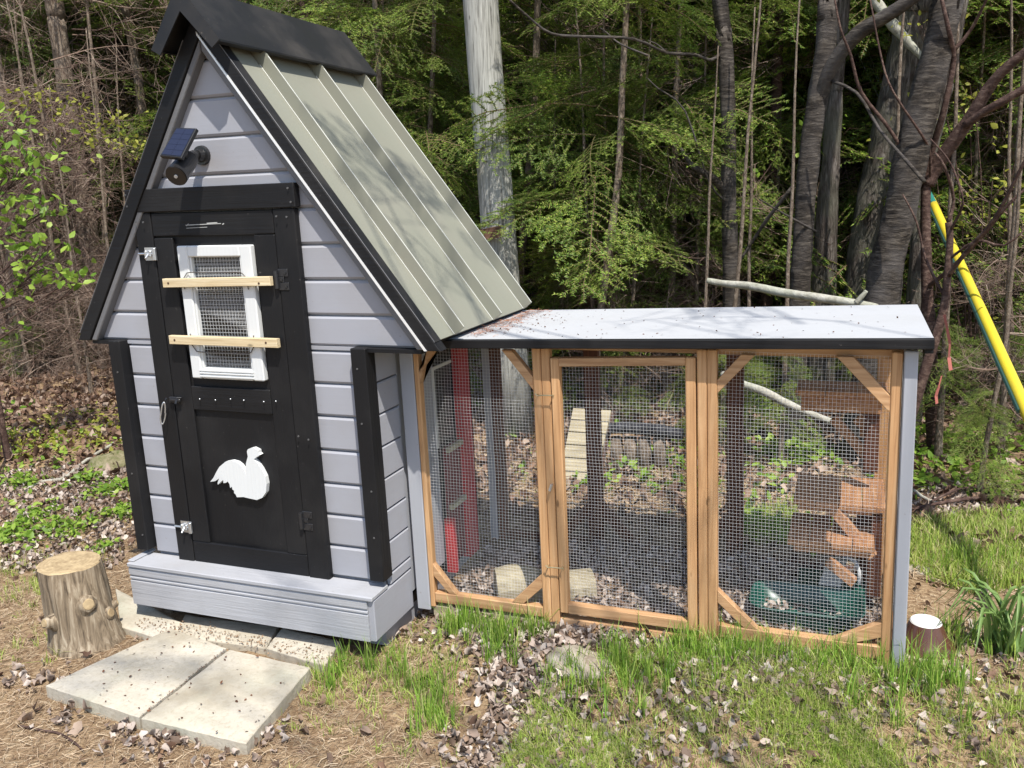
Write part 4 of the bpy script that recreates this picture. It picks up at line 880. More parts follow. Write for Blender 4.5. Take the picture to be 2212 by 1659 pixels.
# board ramp and bench log behind the run
pr = thing('plank_ramp', 'leaning ramp of pale weathered boards seen through the run door mesh', 'ramp', tuple(ground(1240, 1052)))
g0 = ground(1245, 1050); L0, R0 = on(1205, 1046, 'y', g0[1]), on(1283, 1052, 'y', g0[1]); YT = g0[1]+.55; L1, R1 = on(1238, 880, 'y', YT), on(1320, 885, 'y', YT)
for i in range(6):
    a, b = i/6+.006, (i+1)/6-.006; P = [L0+(L1-L0)*a, R0+(R1-R0)*a, R0+(R1-R0)*b, L0+(L1-L0)*b]; M().prism(P, (0, .012, -.02), bev=.002).build('plank', WEAX, pr)
for A, B in ((L0, L1), (R0, R1)): M().tube([A+[0, .02, -.03], B+[0, .02, -.03]], .015, 6).build('runner', BRWN, pr)
be = thing('log_bench', 'dark log resting on upright stumps behind the run door', 'bench', tuple(ground(1400, 1010)))
yb = ground(1400, 1010)[1]; Q, q = smooth([tp(1318, 925, yb), tp(1360, 924, yb), tp(1420, 930, yb), tp(1475, 938, yb)], [.03, .034, .034, .03]); M().tube(Q, q, 12, jit=.1).build('seat_log', bark('charred_bark', (.012, .012, .014), (.04, .04, .045), (.10, .10, .11)), be, True)
for px in (1332, 1362, 1392, 1425):
    a = tp(px, 945, yb+.02); bq = np.array([a[0], a[1], gz(a[0], a[1])-.02]); M().tube([a, (a+bq)/2, bq], [.035, .038, .045], 10, jit=.08).build('stump_leg', FIRB, be, True)

# ------------------------------------------------------------------ fir boughs and crowns
def tri_needles(P, D, Nn, ln, wd, rs, jitter=.25):
    """P: base points, D: axis directions (unit), Nn: side directions (unit). one triangle each"""
    n = len(P); dirs = Nn+D*.55+rs.normal(0, jitter, (n, 3)); dirs /= np.linalg.norm(dirs, axis=1)[:, None]
    l = ln*rs.uniform(.7, 1.15, n)[:, None]; w_ = np.cross(dirs, rs.normal(0, .5, (n, 3))+np.array([0, 0, 1.])); w_ /= np.linalg.norm(w_, axis=1)[:, None]+1e-9; w_ = w_*wd/2
    V = np.empty((n, 3, 3)); V[:, 0] = P-w_; V[:, 1] = P+w_; V[:, 2] = P+dirs*l; return V.reshape(-1, 3)
def bough(seed, L_=1., nsec=11, ndl=.021, wd=.0068, step=.0115, droop=.34):
    rs = np.random.RandomState(seed); axes = []
    def curve(p0, d0, ln, n, sag): # returns points
        t = np.linspace(0, 1, n)[:, None]; return p0+d0*ln*t+np.array([0, 0, -1.])*sag*ln*t*t+rs.normal(0, .008*ln, (n, 3))*t
    main = curve(np.zeros(3), np.array([1., 0, .12]), L_, 9, droop); axes.append((main, .007*L_, True))
    for i in range(nsec):
        t = .16+.8*i/nsec; k = t*8; j = int(k); p = main[j]*(1-(k-j))+main[min(8, j+1)]*(k-j)
        for s_ in (-1, 1):
            if rs.rand() < .1: continue
            ln = L_*(.50*(1-t)**.8+.09)*rs.uniform(.75, 1.15); a = R_(rs.uniform(42, 62)); d = np.array([math.cos(a), s_*math.sin(a), rs.uniform(-.08, .12)]); sec = curve(p, d, ln, 6, .2); axes.append((sec, .003, True))
            for q in range(2, 6):
                for s2 in (-1, 1):
                    if rs.rand() < .25: continue
                    pp = sec[q-1]+(sec[q]-sec[q-1])*rs.rand(); a2 = a*s_+s2*R_(45); d2 = np.array([math.cos(a2), math.sin(a2), rs.uniform(-.1, .1)]); axes.append((curve(pp, d2, ln*(.42-.05*q)*rs.uniform(.7, 1.2)+.01, 3, .15), .0016, True))
    NV = []; TV = []; TF = []; nb = 0
    for pts, r, nd in axes:
        seg = pts[1:]-pts[:-1]; sl_ = np.linalg.norm(seg, axis=1); tot = sl_.sum(); n = max(2, int(tot/step)); s_ = (np.arange(n)+rs.rand(n)*.6)/n*tot; cs = np.concatenate([[0], np.cumsum(sl_)]); k = np.clip(np.searchsorted(cs, s_)-1, 0, len(seg)-1); f = ((s_-cs[k])/sl_[k])[:, None]
        p = pts[k]+seg[k]*f; d = seg[k]/sl_[k][:, None]; side = np.cross(d, np.array([0, 0, 1.])); side /= np.linalg.norm(side, axis=1)[:, None]
        NV.append(tri_needles(p, d, side, ndl, wd, rs)); NV.append(tri_needles(p, d, -side, ndl, wd, rs)); 
        m_ = len(pts); rr = r*np.linspace(1, .4, m_)
        for i in range(m_):
            dd = pts[min(i+1, m_-1)]-pts[max(0, i-1)]; dd /= np.linalg.norm(dd); a = np.cross(dd, [0, 0, 1.]); b = np.cross(a, dd)
            for t in (0, 2.09, 4.19): TV.append(pts[i]+(a*math.cos(t)+b*math.sin(t))*rr[i])
        for i in range(m_-1):
            for j in range(3):
                o = nb+i*3; a_, b_, c_, d_ = o+j, o+(j+1) % 3, o+3+(j+1) % 3, o+3+j; TF += [(a_, b_, c_), (a_, c_, d_)]
        nb += m_*3
    NV = np.concatenate(NV); return NV, np.array(TV), np.array(TF)
def dead_bough(seed, L_=1., nsec=10, curl=.3):
    rs = np.random.RandomState(seed); TV = []; TF = []; nb = [0]
    def add(pts, r):
        m_ = len(pts); rr = r*np.linspace(1, .3, m_)
        for i in range(m_):
            dd = pts[min(i+1, m_-1)]-pts[max(0, i-1)]; dd = dd/(np.linalg.norm(dd)+1e-9); a = np.cross(dd, [.1, .2, 1.]); a /= np.linalg.norm(a)+1e-9; b = np.cross(a, dd)
            for t in (0, 2.09, 4.19): TV.append(pts[i]+(a*math.cos(t)+b*math.sin(t))*rr[i])
        for i in range(m_-1):
            for j in range(3):
                o = nb[0]+i*3; a_, b_, c_, d_ = o+j, o+(j+1) % 3, o+3+(j+1) % 3, o+3+j; TF.extend([(a_, b_, c_), (a_, c_, d_)])
        nb[0] += m_*3
    def grow(p, d, ln, r, lev):
        n = 6 if lev == 0 else 4; pts = [p]
        for i in range(n-1):
            d = d+rs.normal(0, curl*.5, 3)+np.array([0, 0, -.10]); d /= np.linalg.norm(d); pts.append(pts[-1]+d*ln/(n-1))
        pts = np.array(pts); add(pts, r)
        if lev < 2:
            for k in range(nsec if lev == 0 else 4):
                t = rs.uniform(.12, .98)*(n-1); j = min(n-2, int(t)); q = pts[j]+(pts[j+1]-pts[j])*(t-j); dd = (pts[j+1]-pts[j]); dd /= np.linalg.norm(dd)
                sd = rs.normal(0, 1, 3); sd[2] *= .5; sd /= np.linalg.norm(sd); grow(q, dd*.6+sd, ln*rs.uniform(.25, .5), r*.5, lev+1)
    grow(np.zeros(3), np.array([1., 0, .1]), L_, .0075, 0); return np.array(TV), np.array(TF)
BG = [bough(100+i) for i in range(3)]; BH = [bough(200+i, 1., 10, .030, .011, .019, .3) for i in range(3)]; DB = [dead_bough(300+i) for i in range(5)]
def rotm(az, el, roll):
    ca, sa, ce, se, cr, sr = math.cos(az), math.sin(az), math.cos(el), math.sin(el), math.cos(roll), math.sin(roll)
    return np.array([[ca, -sa, 0], [sa, ca, 0], [0, 0, 1]])@np.array([[ce, 0, -se], [0, 1, 0], [se, 0, ce]])@np.array([[1, 0, 0], [0, cr, -sr], [0, sr, cr]])
def crown_mesh(name, spec, lib, mats):
    NV = []; TV = []; TF = []; nb = 0
    for (p, az, el, s_) in spec:
        n, t, f = lib[rnd.randrange(len(lib))]; Rm = rotm(az, el, rnd.uniform(-.8, .8)).T*s_
        NV.append(n@Rm+p); TV.append(t@Rm+p); TF.append(f+nb); nb += len(t)
    TV = np.concatenate(TV); TF = np.concatenate(TF); NV = np.concatenate(NV); nn = len(NV)//3
    V = np.concatenate([TV, NV]); F = np.concatenate([TF, np.arange(nn*3).reshape(-1, 3)+len(TV)]); mi = np.concatenate([np.zeros(len(TF)), np.ones(nn)])
    return raw(name, V, F, mats, mi, link=False)
def dead_mesh(name, spec):
    TV = []; TF = []; nb = 0
    for (p, az, el, s_) in spec:
        t, f = DB[rnd.randrange(len(DB))]; Rm = rotm(az, el, rnd.uniform(-3, 3)).T*s_; TV.append(t@Rm+p); TF.append(f+nb); nb += len(t)
    return raw(name, np.concatenate(TV), np.concatenate(TF), DEADT, link=False)
def spec_tree(z0, z1, n, r0, r1, rs=rnd, gap=0.):
    S_ = []
    for i in range(n):
        t = rs.random()**.9; z = z0+(z1-z0)*t; S_.append((np.array([0, 0, z]), rs.uniform(0, 2*math.pi), rs.uniform(-.6, .12), (r0+(r1-r0)*t)*rs.uniform(.7, 1.2)))
    return S_
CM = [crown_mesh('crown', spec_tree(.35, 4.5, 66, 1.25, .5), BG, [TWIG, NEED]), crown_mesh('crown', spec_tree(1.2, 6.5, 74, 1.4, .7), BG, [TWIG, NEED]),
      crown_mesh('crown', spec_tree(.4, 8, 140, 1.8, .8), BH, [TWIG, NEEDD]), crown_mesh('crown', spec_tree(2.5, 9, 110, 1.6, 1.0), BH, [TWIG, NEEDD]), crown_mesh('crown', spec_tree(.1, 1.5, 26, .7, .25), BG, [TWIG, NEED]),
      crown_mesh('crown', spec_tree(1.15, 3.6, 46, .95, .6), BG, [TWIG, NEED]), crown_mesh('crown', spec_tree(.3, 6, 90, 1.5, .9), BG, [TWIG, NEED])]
DM = [dead_mesh('dead_branches', spec_tree(.3, 3.6, 60, 1.1, .9)), dead_mesh('dead_branches', spec_tree(.6, 5.5, 80, 1.3, 1.1)), dead_mesh('dead_branches', spec_tree(.1, 2.0, 40, .8, .7))]
TM = {}
def trunk_mesh(h, r, m, key):
    if (key) in TM: return TM[key]
    b = M(); n = 9; P = [np.array([0, 0, -.15]), np.array([0, 0, .12])]; q = [r*1.6, r*1.15]; c = np.zeros(3); d = np.array([rnd.uniform(-.05, .05), rnd.uniform(-.05, .05)])
    for i in range(1, n+1):
        d = d*.6+np.array([rnd.uniform(-.07, .07), rnd.uniform(-.07, .07)]); c = np.array([c[0]+d[0]*h/n, c[1]+d[1]*h/n, h*i/n]); P.append(c); q.append(r*(1-.75*i/n))
    Q, q = smooth(P, q, 3); o = b.tube(Q, q, 12, jit=.08).build('trunk', m, None, True); me = o.data; bpy.data.objects.remove(o); TM[key] = me; return me
def fir(name, label, x, y, s_, tm, cm, dm, group=None, rz=None):
    o = thing(name, label, 'tree', (x, y, float(gz(x, y))), rnd.uniform(0, 6.28) if rz is None else rz, group); o.scale = (s_, s_, s_)
    for nm, me in (('trunk', tm), ('crown', cm), ('dead_branches', dm)):
        if me is None: continue
        c = bpy.data.objects.new(nm, me); COL.objects.link(c); c.parent = o
    o.rotation_euler = (rnd.uniform(-.05, .05), rnd.uniform(-.05, .05), o.rotation_euler[2]); return o
T1 = trunk_mesh(5, .03, FIRB, 'a'); T2 = trunk_mesh(8, .036, BRWN, 'b'); T3 = trunk_mesh(10, .085, FURR, 'c'); T4 = trunk_mesh(10, .06, BRWN, 'd'); T5 = trunk_mesh(9, .05, FURR, 'e')
def at(px, Y):                       # ground place under picture column px at depth y
    p = on(px, 500, 'y', Y); return p[0], Y
# near firs whose lit boughs hang beside the pole and behind the run
for px, Y, s_, cm, dm, tm, lab in ((905, 3.9, .95, 0, 0, T1, 'bright young fir filling the gap between coop roof and pole'), (1290, 3.3, .62, 0, 2, T1, 'bright fir with hanging boughs just right of the pole'),
    (1420, 4.3, .85, 1, 0, T1, 'yellow green fir behind the right of the pole'), (1650, 4.9, .9, 1, 0, T2, 'feathery fir between the slim and forked cherry trunks'), (1835, 5.6, .8, 0, 2, T1, 'small fir low between the two right cherry trunks'),
    (2170, 5.2, .9, 0, 2, T1, 'drooping fir behind the yellow wire guard at the right'), (1080, 4.9, 1.1, 1, 1, T2, 'tall fir right behind the utility pole'), (700, 4.6, 1.1, 1, 1, T2, 'fir whose top shows over the coop ridge'), (2230, 3.2, .55, 4, 2, T1, 'low fir at the right edge under the yellow guard'),
    (1270, 2.75, .95, 5, None, T1, 'sunlit fir whose boughs hang in front of the pole'), (830, 3.1, 1., 5, None, T1, 'sunlit fir boughs just behind the coop roof'), (1440, 3.4, .95, 5, 2, T1, 'sunlit fir drooping over the middle of the run roof'),
    (1650, 4.2, 1.0, 5, None, T1, 'sunlit fir beside the slim dark cherry'), (2180, 4.4, 1.1, 5, 2, T1, 'sunlit fir hanging above the yellow guard'), (1100, 3.7, 1.2, 5, None, T1, 'sunlit fir boughs high left of the pole'), (1870, 4.6, 1.1, 6, 0, T2, 'leafy fir between the forked and the thickest cherry'), (2190, 4.6, 1.1, 6, 0, T2, 'green fir in the top right corner'),
    (20, 3.5, .5, 4, None, T1, 'knee high green fir at far left'), (170, 4.2, .6, 4, None, T1, 'small green fir low behind the curved stick'), (240, 4.0, .6, 4, 2, T1, 'small green fir low beside the coop corner'), (100, 5.2, .9, 0, 0, T1, 'green fir low behind the flared left trunk'),
    (1500, 2.6, .45, 4, None, T1, 'small fir low behind the run door'), (1330, 3.0, .5, 4, None, T1, 'small fir low behind the log bench'), (1620, 2.9, .5, 4, None, T1, 'small fir low behind the slanting log'),
    (60, 6.6, 1.1, 6, 1, T2, 'green fir filling the far left woods'), (270, 6.9, 1.1, 6, 1, T2, 'green fir between the coop peak and the left trunks'),
    (890, 3.0, .9, 5, None, T1, 'sunlit fir boughs between the coop roof and the pole'),
    (1180, 3.4, .5, 4, None, T1, 'low fir branches at the foot of the pole'), (1560, 2.7, .55, 4, None, T1, 'low fir seen through the right mesh panel'), (1700, 2.3, .5, 4, None, T1, 'little fir just behind the shelves of the run'), (1900, 3.0, .6, 4, None, T1, 'low fir behind the right end of the run roof'),
    (2060, 2.5, .6, 4, None, T1, 'low fir behind the pink tape'), (2160, 2.0, .45, 4, None, T1, 'ground hugging fir left of the lily clump'), (1480, 5.4, 1.0, 0, None, T2, 'bright fir right of the fir that stands behind the pole'), (1980, 5.0, .9, 1, None, T2, 'fir between the thick right trunks'),
    (2100, 5.5, 1.1, 0, None, T2, 'tall green fir above the yellow guard'), (1740, 6.0, 1.1, 1, None, T2, 'fir high behind the forked cherry'), (30, 5.6, 1.0, 1, 0, T2, 'dark green fir at the far left edge'), (200, 6.0, 1.0, 0, 1, T2, 'green fir behind the leaning left trunk'), (330, 5.4, .9, 1, 0, T2, 'green fir just left of the coop peak'), (120, 4.4, .45, 4, 2, T1, 'low fir at the foot of the left trunks')):
    x, y = at(px, Y); fir('fir_tree', lab, x, y, s_, tm, CM[cm], None if dm is None else DM[dm])
for px, Y, s_, dm, lab in ((-30, 4.2, 1., 1, 'dead twiggy fir at the left edge of the photo'), (90, 4.9, 1., 0, 'dead fir full of curled bare twigs behind the leaning left trunk'), (185, 3.9, .8, 0, 'bare twiggy fir standing close left of the coop roof'), (20, 3.3, .6, 0, 'low dead fir among the roots at far left'),
    (1500, 3.5, .6, 2, 'low dead fir with curled twigs above the run roof'), (1300, 3.0, .55, 2, 'small dead fir just above the left of the run roof'), (2130, 4.0, .6, 2, 'dead brush fir behind the pink tape'), (2200, 2.6, .6, 2, 'fallen dead fir top at the right edge'), (1985, 5.4, .8, 0, 'dead fir behind the brown shrub'), (-10, 3.6, .8, 0, 'dead fir close behind the left shrub'), (60, 3.9, .7, 2, 'low tangle of dead twigs at far left'), (130, 3.6, .7, 0, 'twiggy dead fir before the leaning left trunk'), (230, 3.4, .6, 2, 'low tangle of dead twigs by the coop corner'), (200, 4.6, 1., 1, 'tall dead fir just left of the coop eave'), (150, 3.0, .5, 2, 'knee high dead twigs behind the curved stick')):
    x, y = at(px, Y); fir('dead_fir', lab, x, y, s_, T1, None, DM[dm])
# rows of forest
k = 0; GR = 'firs in the deep woods behind the run'
for row, (Y, n, s0) in enumerate(((6.3, 11, .9), (8.2, 13, 1.0), (10.5, 14, 1.2), (13.5, 15, 1.4), (17.5, 16, 1.7))):
    for i in range(n):
        px = -260+(2212+520)*(i+.5+rnd.uniform(-.35, .35))/n; x, y = at(px, Y+rnd.uniform(-.8, .8)); s_ = s0*rnd.uniform(.85, 1.15)
        left = px < 420 and row < 2
        cm = CM[2+rnd.randrange(2)]; 
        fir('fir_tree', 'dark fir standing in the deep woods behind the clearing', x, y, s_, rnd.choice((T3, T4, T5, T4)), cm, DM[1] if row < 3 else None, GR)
# slim bare trunks in the mid distance
gr = 'slim bare trunks in the middle distance'
for i, px in enumerate((40, 345, 1215, 1345, 1462, 1505, 1640, 1850)):
    Y = rnd.uniform(6, 8); x, y = at(px, Y); o = thing('bare_tree', 'slim bare trunk standing in shade in the middle distance', 'tree', (x, y, float(gz(x, y))), rnd.uniform(0, 6), gr); s_ = rnd.uniform(.55, 1.0); o.scale = (s_, s_, 1)
    o.rotation_euler = (rnd.uniform(-.10, .10), rnd.uniform(-.12, .12), rnd.uniform(0, 6)); c = bpy.data.objects.new('trunk', rnd.choice((T2, T5))); COL.objects.link(c); c.parent = o
# tree behind the viewer: its branches lay the dappled shade
st = thing('shade_tree', 'thin limbed fir behind the viewer that throws dappled shade', 'tree', (6.2, -4.2, 0)); base = np.array([6.2, -4.2, 0])
M().tube([base+[0, 0, -.1], base+[.05, 0, 3], base+[0, .1, 5], base+[0, 0, 7.2]], [.16, .13, .1, .04], 12, jit=.04).build('trunk', FURR, st, True)
gs, ds = [], []
def shade(p, t, kind, s_, n=1):
    q = np.array(p)+SUN/SUN[2]*t; d = q-(base+[0, 0, q[2]-.5]); az = math.atan2(d[1], d[0]); L_ = np.linalg.norm(d[:2])
    Q, rr = smooth([base+[0, 0, q[2]-.7], np.array([(base[0]+q[0])/2, (base[1]+q[1])/2, q[2]-.25]), q], [.018, .011, .004], 4); M().tube(Q, rr, 6, jit=.05).build('limb', FURR, st, True)
    for k in range(n): (gs if kind else ds).append((q+RS.normal(0, .12, 3), az+rnd.uniform(-.7, .7), rnd.uniform(-.3, .2), s_*rnd.uniform(.7, 1.2)))
shade((.98, .36, 1.65), 3.0, 1, .36, 3); shade((1.08, .56, 1.51), 3.2, 1, .34, 3); shade((.98, .66, 1.65), 3.0, 1, .32, 2); shade((1.25, .62, 1.28), 3.4, 0, .8, 2); shade((.9, .2, 1.76), 3.0, 1, .26, 1)
shade((2.55, .5, 1.15), 4.0, 0, 1.2, 3); shade((1.9, .6, 1.15), 4.6, 0, 1.1, 2); shade((.35, -.35, 0), 6.5, 1, .5, 2); shade((.8, -.3, 0), 7.2, 0, 1.1, 1)
shade((.1, 0, .9), 6.2, 1, .4, 1); shade((2.18, .2, .6), 4.5, 0, .8, 1); shade((1.2, -.7, 0), 6.5, 0, .8, 1)
for nm, me in (('crown', crown_mesh('crown', gs, BG, [TWIG, NEED])), ('dead_branches', dead_mesh('dead_branches', ds))):
    me.transform(Matrix.Translation(-Vector(base))); c = bpy.data.objects.new(nm, me); COL.objects.link(c); c.parent = st

# ------------------------------------------------------------------ broadleaf foliage
def leaf_tris(P, size, rs, up=.55, asp=.62):
    """pointed oval leaves, 6 triangles each (folded along the midrib)"""
    n = len(P); nr = rs.normal(0, 1, (n, 3))*(1-up)+np.array([0, 0, 1.])*up; nr /= np.linalg.norm(nr, axis=1)[:, None]
    d = np.cross(nr, rs.normal(0, 1, (n, 3))); d /= np.linalg.norm(d, axis=1)[:, None]; s_ = np.cross(nr, d); L_ = (size*rs.uniform(.6, 1.25, n))[:, None]; W_ = L_*asp/2
    b = P; m1 = P+d*L_*.35-nr*L_*.03; m2 = P+d*L_*.72-nr*L_*.05; tip = P+d*L_-nr*L_*.12
    l1 = m1+s_*W_+nr*L_*.06; r1 = m1-s_*W_+nr*L_*.06; l2 = m2+s_*W_*.72+nr*L_*.02; r2 = m2-s_*W_*.72+nr*L_*.02
    V = np.stack([b, m1, m2, tip, l1, r1, l2, r2], 1).reshape(-1, 3); f = np.array([(0, 1, 4), (0, 5, 1), (1, 2, 6), (1, 6, 4), (1, 5, 7), (1, 7, 2), (2, 3, 6), (2, 7, 3)])
    F = (f[None]+8*np.arange(n)[:, None, None]).reshape(-1, 3); return V, F
def leaf_shrub(name, label, cat, base, clusters, n, size, m, up=.5, stemr=.006, spread=.09):
    o = thing(name, label, cat, tuple(base)); rs = RS; base = np.array(base); P = []
    for (c, w_) in clusters:
        c = np.array(c, float); mid = base*.45+c*.55+rs.normal(0, .05, 3)+np.array([0, 0, .12]); q = [base, base*.75+mid*.25+rs.normal(0, .02, 3), mid, c]; Q, rr = smooth(q, [stemr*1.6, stemr*1.3, stemr, stemr*.4], 3)
        M().tube(Q, rr, 6).build('stem', BRWN, o, True)
        for _ in range(5): e_ = c+rs.normal(0, spread*1.2, 3)*[1, 1, .4]; M().tube([mid*.25+c*.75, (c+e_)/2+rs.normal(0, .008, 3), e_], [stemr*.4, stemr*.3, stemr*.15], 5).build('twig', BRWN, o, True)
        k = int(n*w_); flat = np.array([1, 1, .38]); P.append(c+rs.normal(0, spread, (k, 3))*flat)
    V, F = leaf_tris(np.concatenate(P), size, rs, up); V -= base; raw('foliage', V, F, m, parent=o, kind='stuff'); return o
cl = [(tp(x, y, Y), w_) for x, y, Y, w_ in ((10, 255, 1.7, 1), (35, 300, 1.65, 1), (60, 350, 1.6, 1.2), (20, 380, 1.5, 1.3), (90, 335, 1.7, .7), (30, 430, 1.5, 1.4), (70, 470, 1.55, 1), (10, 500, 1.45, 1.2), (45, 545, 1.5, 1), (110, 450, 1.65, .8), (130, 530, 1.6, .6), (90, 580, 1.55, .9), (160, 600, 1.6, 1.0), (185, 610, 1.6, .6), (120, 610, 1.6, .7), (20, 640, 1.45, .9), (10, 720, 1.4, .6), (60, 610, 1.5, .6), (5, 340, 1.5, 1))]
leaf_shrub('young_beech', 'bright green young leafy tree at the left edge', 'sapling', ground(-330, 1000), cl, 26, .06, LEAFG, .45)
cl = [(tp(x, y, 3.0), 1) for x, y in ((12, 235), (60, 215), (120, 222), (160, 232), (200, 262), (255, 250), (230, 300), (265, 310), (300, 330), (150, 290), (90, 205))]
leaf_shrub('young_maple', 'yellow green maple sprig stretching before the dead twigs, left of the coop', 'sapling', ground(-250, 960), cl, 26, .042, LEAFY_, .5, .003, .12)
for i_, (px, Y, n_, lab) in enumerate(((1700, 3.9, 10, 'thin leafy sapling between the slim and the forked cherry'), (2130, 3.6, 12, 'leafy sapling in brush above the run end'), (1390, 4.0, 9, 'leafy sapling low in the woods right of the pole'), (2020, 4.2, 10, 'sparse leafy sapling behind the brown shrub'), (300, 4.8, 9, 'sparse leafy sapling just left of the coop roof'))):
    bx = at(px, Y); b0 = np.array([bx[0], bx[1], float(gz(*bx))]); cl = [(b0+np.array([rnd.uniform(-.5, .5), rnd.uniform(-.3, .3), rnd.uniform(.5, 2.3)]), 1) for _ in range(n_)]
    leaf_shrub('young_maple', lab, 'sapling', b0, cl, 26, .042, LEAFY_ if i_ % 2 else LEAFG, .5, .004, .14)
cl = [(tp(x, y, 1.55), 1) for x, y in ((6, 880), (20, 905), (8, 945))]
leaf_shrub('seedling', 'small leafy shoot at the left edge above the leaf litter', 'seedling', ground(-10, 1050), cl, 14, .05, LEAFG, .5)

# ------------------------------------------------------------------ litter, needles, grass
def region(pix, z=None): # polygon of picture points on the ground
    return np.array([ground(x, y)[:2] for x, y in pix])
def inpoly(P, poly):
    x, y = P[:, 0], P[:, 1]; c = np.zeros(len(P), bool)
    for i in range(len(poly)):
        x1, y1 = poly[i-1]; x2, y2 = poly[i]
        with np.errstate(divide='ignore', invalid='ignore'): c ^= ((y1 > y) != (y2 > y)) & (x < (x2-x1)*(y-y1)/(y2-y1+1e-12)+x1)
    return c
def blocked(P, slabs=True):
    x, y = P[:, 0], P[:, 1]; b = (x > .0) & (x < 1.07) & (y > -.07) & (y < .85)
    if slabs:
        for q in SLABS: b |= inpoly(P, q)
    return b
SLABS = [np.array(q) for q in ([G2(100, 1478, .05), G2(300, 1545, .05), G2(487, 1398, .05), G2(368, 1356, .05)], [G2(303, 1546, .05), G2(530, 1602, .05), G2(668, 1440, .05), G2(492, 1400, .05)], [G2(262, 1352, .03), G2(700, 1437, .03), G2(735, 1385, .03), G2(250, 1270, .03)])]
def fieldnoise(P, f, s):
    x, y = P[:, 0]*f, P[:, 1]*f
    return .5+.25*(np.sin(x+1.7*np.sin(y*1.3+s))+np.sin(y*1.1+2.1*np.sin(x*.9+s*2)))*1.0
def sample(poly, n):
    lo, hi = poly.min(0), poly.max(0); out = []; k = 0
    while k < n:
        P = RS.uniform(lo, hi, (n*2, 2)); P = P[inpoly(P, poly)]; out.append(P); k += len(P)
        if k == 0: break
    return np.concatenate(out)[:n]
def blobs(L_):   # (px, py, radius m, count)
    return np.concatenate([np.array(ground(x, y)[:2])+RS.normal(0, 1, (n, 2))*r for x, y, r, n in L_])
ALL = np.array([(-1.6, -1.3), (3.9, -1.3), (3.9, 2.6), (-4, 2.6), (-4, .4)])
FORE = np.array([(-1.2, -1.3), (3.6, -1.3), (3.6, 1.2), (-1.8, 1.2)])
def crumple(P, size, m, name, lift=.012, kind='stuff', flat=.3):
    n = len(P); rs = RS; z = gz(P[:, 0], P[:, 1])+rs.uniform(0, 1, n)*lift+.004; C = np.column_stack([P, z]); K = 10; a0 = rs.uniform(0, 6.28, n)
    nr = rs.normal(0, 1, (n, 3))*(1-flat)+np.array([0, 0, 1.])*flat; nr /= np.linalg.norm(nr, axis=1)[:, None]; u = np.cross(nr, rs.normal(0, 1, (n, 3))); u /= np.linalg.norm(u, axis=1)[:, None]; v = np.cross(nr, u); S_ = size*rs.uniform(.5, 1.3, n)
    ring = []; fold = rs.uniform(.1, .7, n)
    for k in range(K):
        t = 2*math.pi*k/K; r = S_*rs.uniform(.7, 1.1, n)*(1.12 if k % 2 == 0 else .86)*(.8+.3*np.sin(2*t+a0)**2); h = fold*S_*2.0*(np.sin(t+a0)**2)+rs.normal(0, .16, n)*S_
        ring.append(C+u*(r*math.cos(t))[:, None]*1.15+v*(r*math.sin(t)*.75)[:, None]+nr*h[:, None])
    V = np.stack([C]+ring, 1).reshape(-1, 3); f = np.array([(0, 1+k, 1+(k+1) % K) for k in range(K)]); F = (f[None]+(K+1)*np.arange(n)[:, None, None]).reshape(-1, 3)
    gzv = gz(V[:, 0], V[:, 1])+.001; V[:, 2] = np.maximum(V[:, 2], gzv); o = raw(name, V, F, m, kind=kind); o.data.shade_smooth(); return o
def straws(P, L_, wd, m, name, lift=.01, zoff=None, kind='stuff'):
    n = len(P); rs = RS; a = rs.uniform(0, math.pi, n); l = L_*rs.uniform(.5, 1.2, n); d = np.column_stack([np.cos(a), np.sin(a), rs.normal(0, .10, n)]); s_ = np.column_stack([-np.sin(a), np.cos(a), rs.normal(0, .4, n)])*wd/2
    base = np.column_stack([P, (gz(P[:, 0], P[:, 1]) if zoff is None else zoff(P))+.003+rs.uniform(0, lift, n)]); bend = s_/wd*2*(l*rs.normal(0, .12, n))[:, None]
    a0, a1, a2 = base-d*(l/2)[:, None], base+bend, base+d*(l/2)[:, None]
    V = np.stack([a0-s_, a0+s_, a1-s_, a1+s_, a2-s_, a2+s_], 1).reshape(-1, 3); f = np.array([(0, 2, 3, 1), (2, 4, 5, 3)]); F = (f[None]+6*np.arange(n)[:, None, None]).reshape(-1, 4); return raw(name, V, F, m, kind=kind)
def blades(P, H, wd, m, name, lean=.45, kind='stuff', zb=None):
    n = len(P); rs = RS; a = rs.uniform(0, 2*math.pi, n); h = H*rs.uniform(.45, 1.25, n) if np.isscalar(H) else H*rs.uniform(.6, 1.2, n); ln = np.abs(rs.normal(0, lean, n)); dr_ = np.column_stack([np.cos(a), np.sin(a), np.zeros(n)]); tw = a+rs.uniform(.8, 2.2, n); s_ = np.column_stack([np.cos(tw), np.sin(tw), np.zeros(n)])*(wd*rs.uniform(.6, 1.3, n)/2)[:, None]
    b = np.column_stack([P, gz(P[:, 0], P[:, 1])-.004]); up = np.array([0, 0, 1.]); pts = []
    for t, w_ in ((0, .8), (.35, 1), (.7, .7), (1, 0)):
        c = b+up*(h*t*(1-.25*ln*t))[:, None]+dr_*(h*ln*t*t)[:, None]; pts += [c] if w_ == 0 else [c-s_*w_, c+s_*w_]
    V = np.stack(pts, 1).reshape(-1, 3); f = np.array([(0, 1, 3), (0, 3, 2), (2, 3, 5), (2, 5, 4), (4, 5, 6)]); F = (f[None]+7*np.arange(n)[:, None, None]).reshape(-1, 3); return raw(name, V, F, m, kind=kind)
def tg(o, label, cat): o['label'] = label; o['category'] = cat; return o
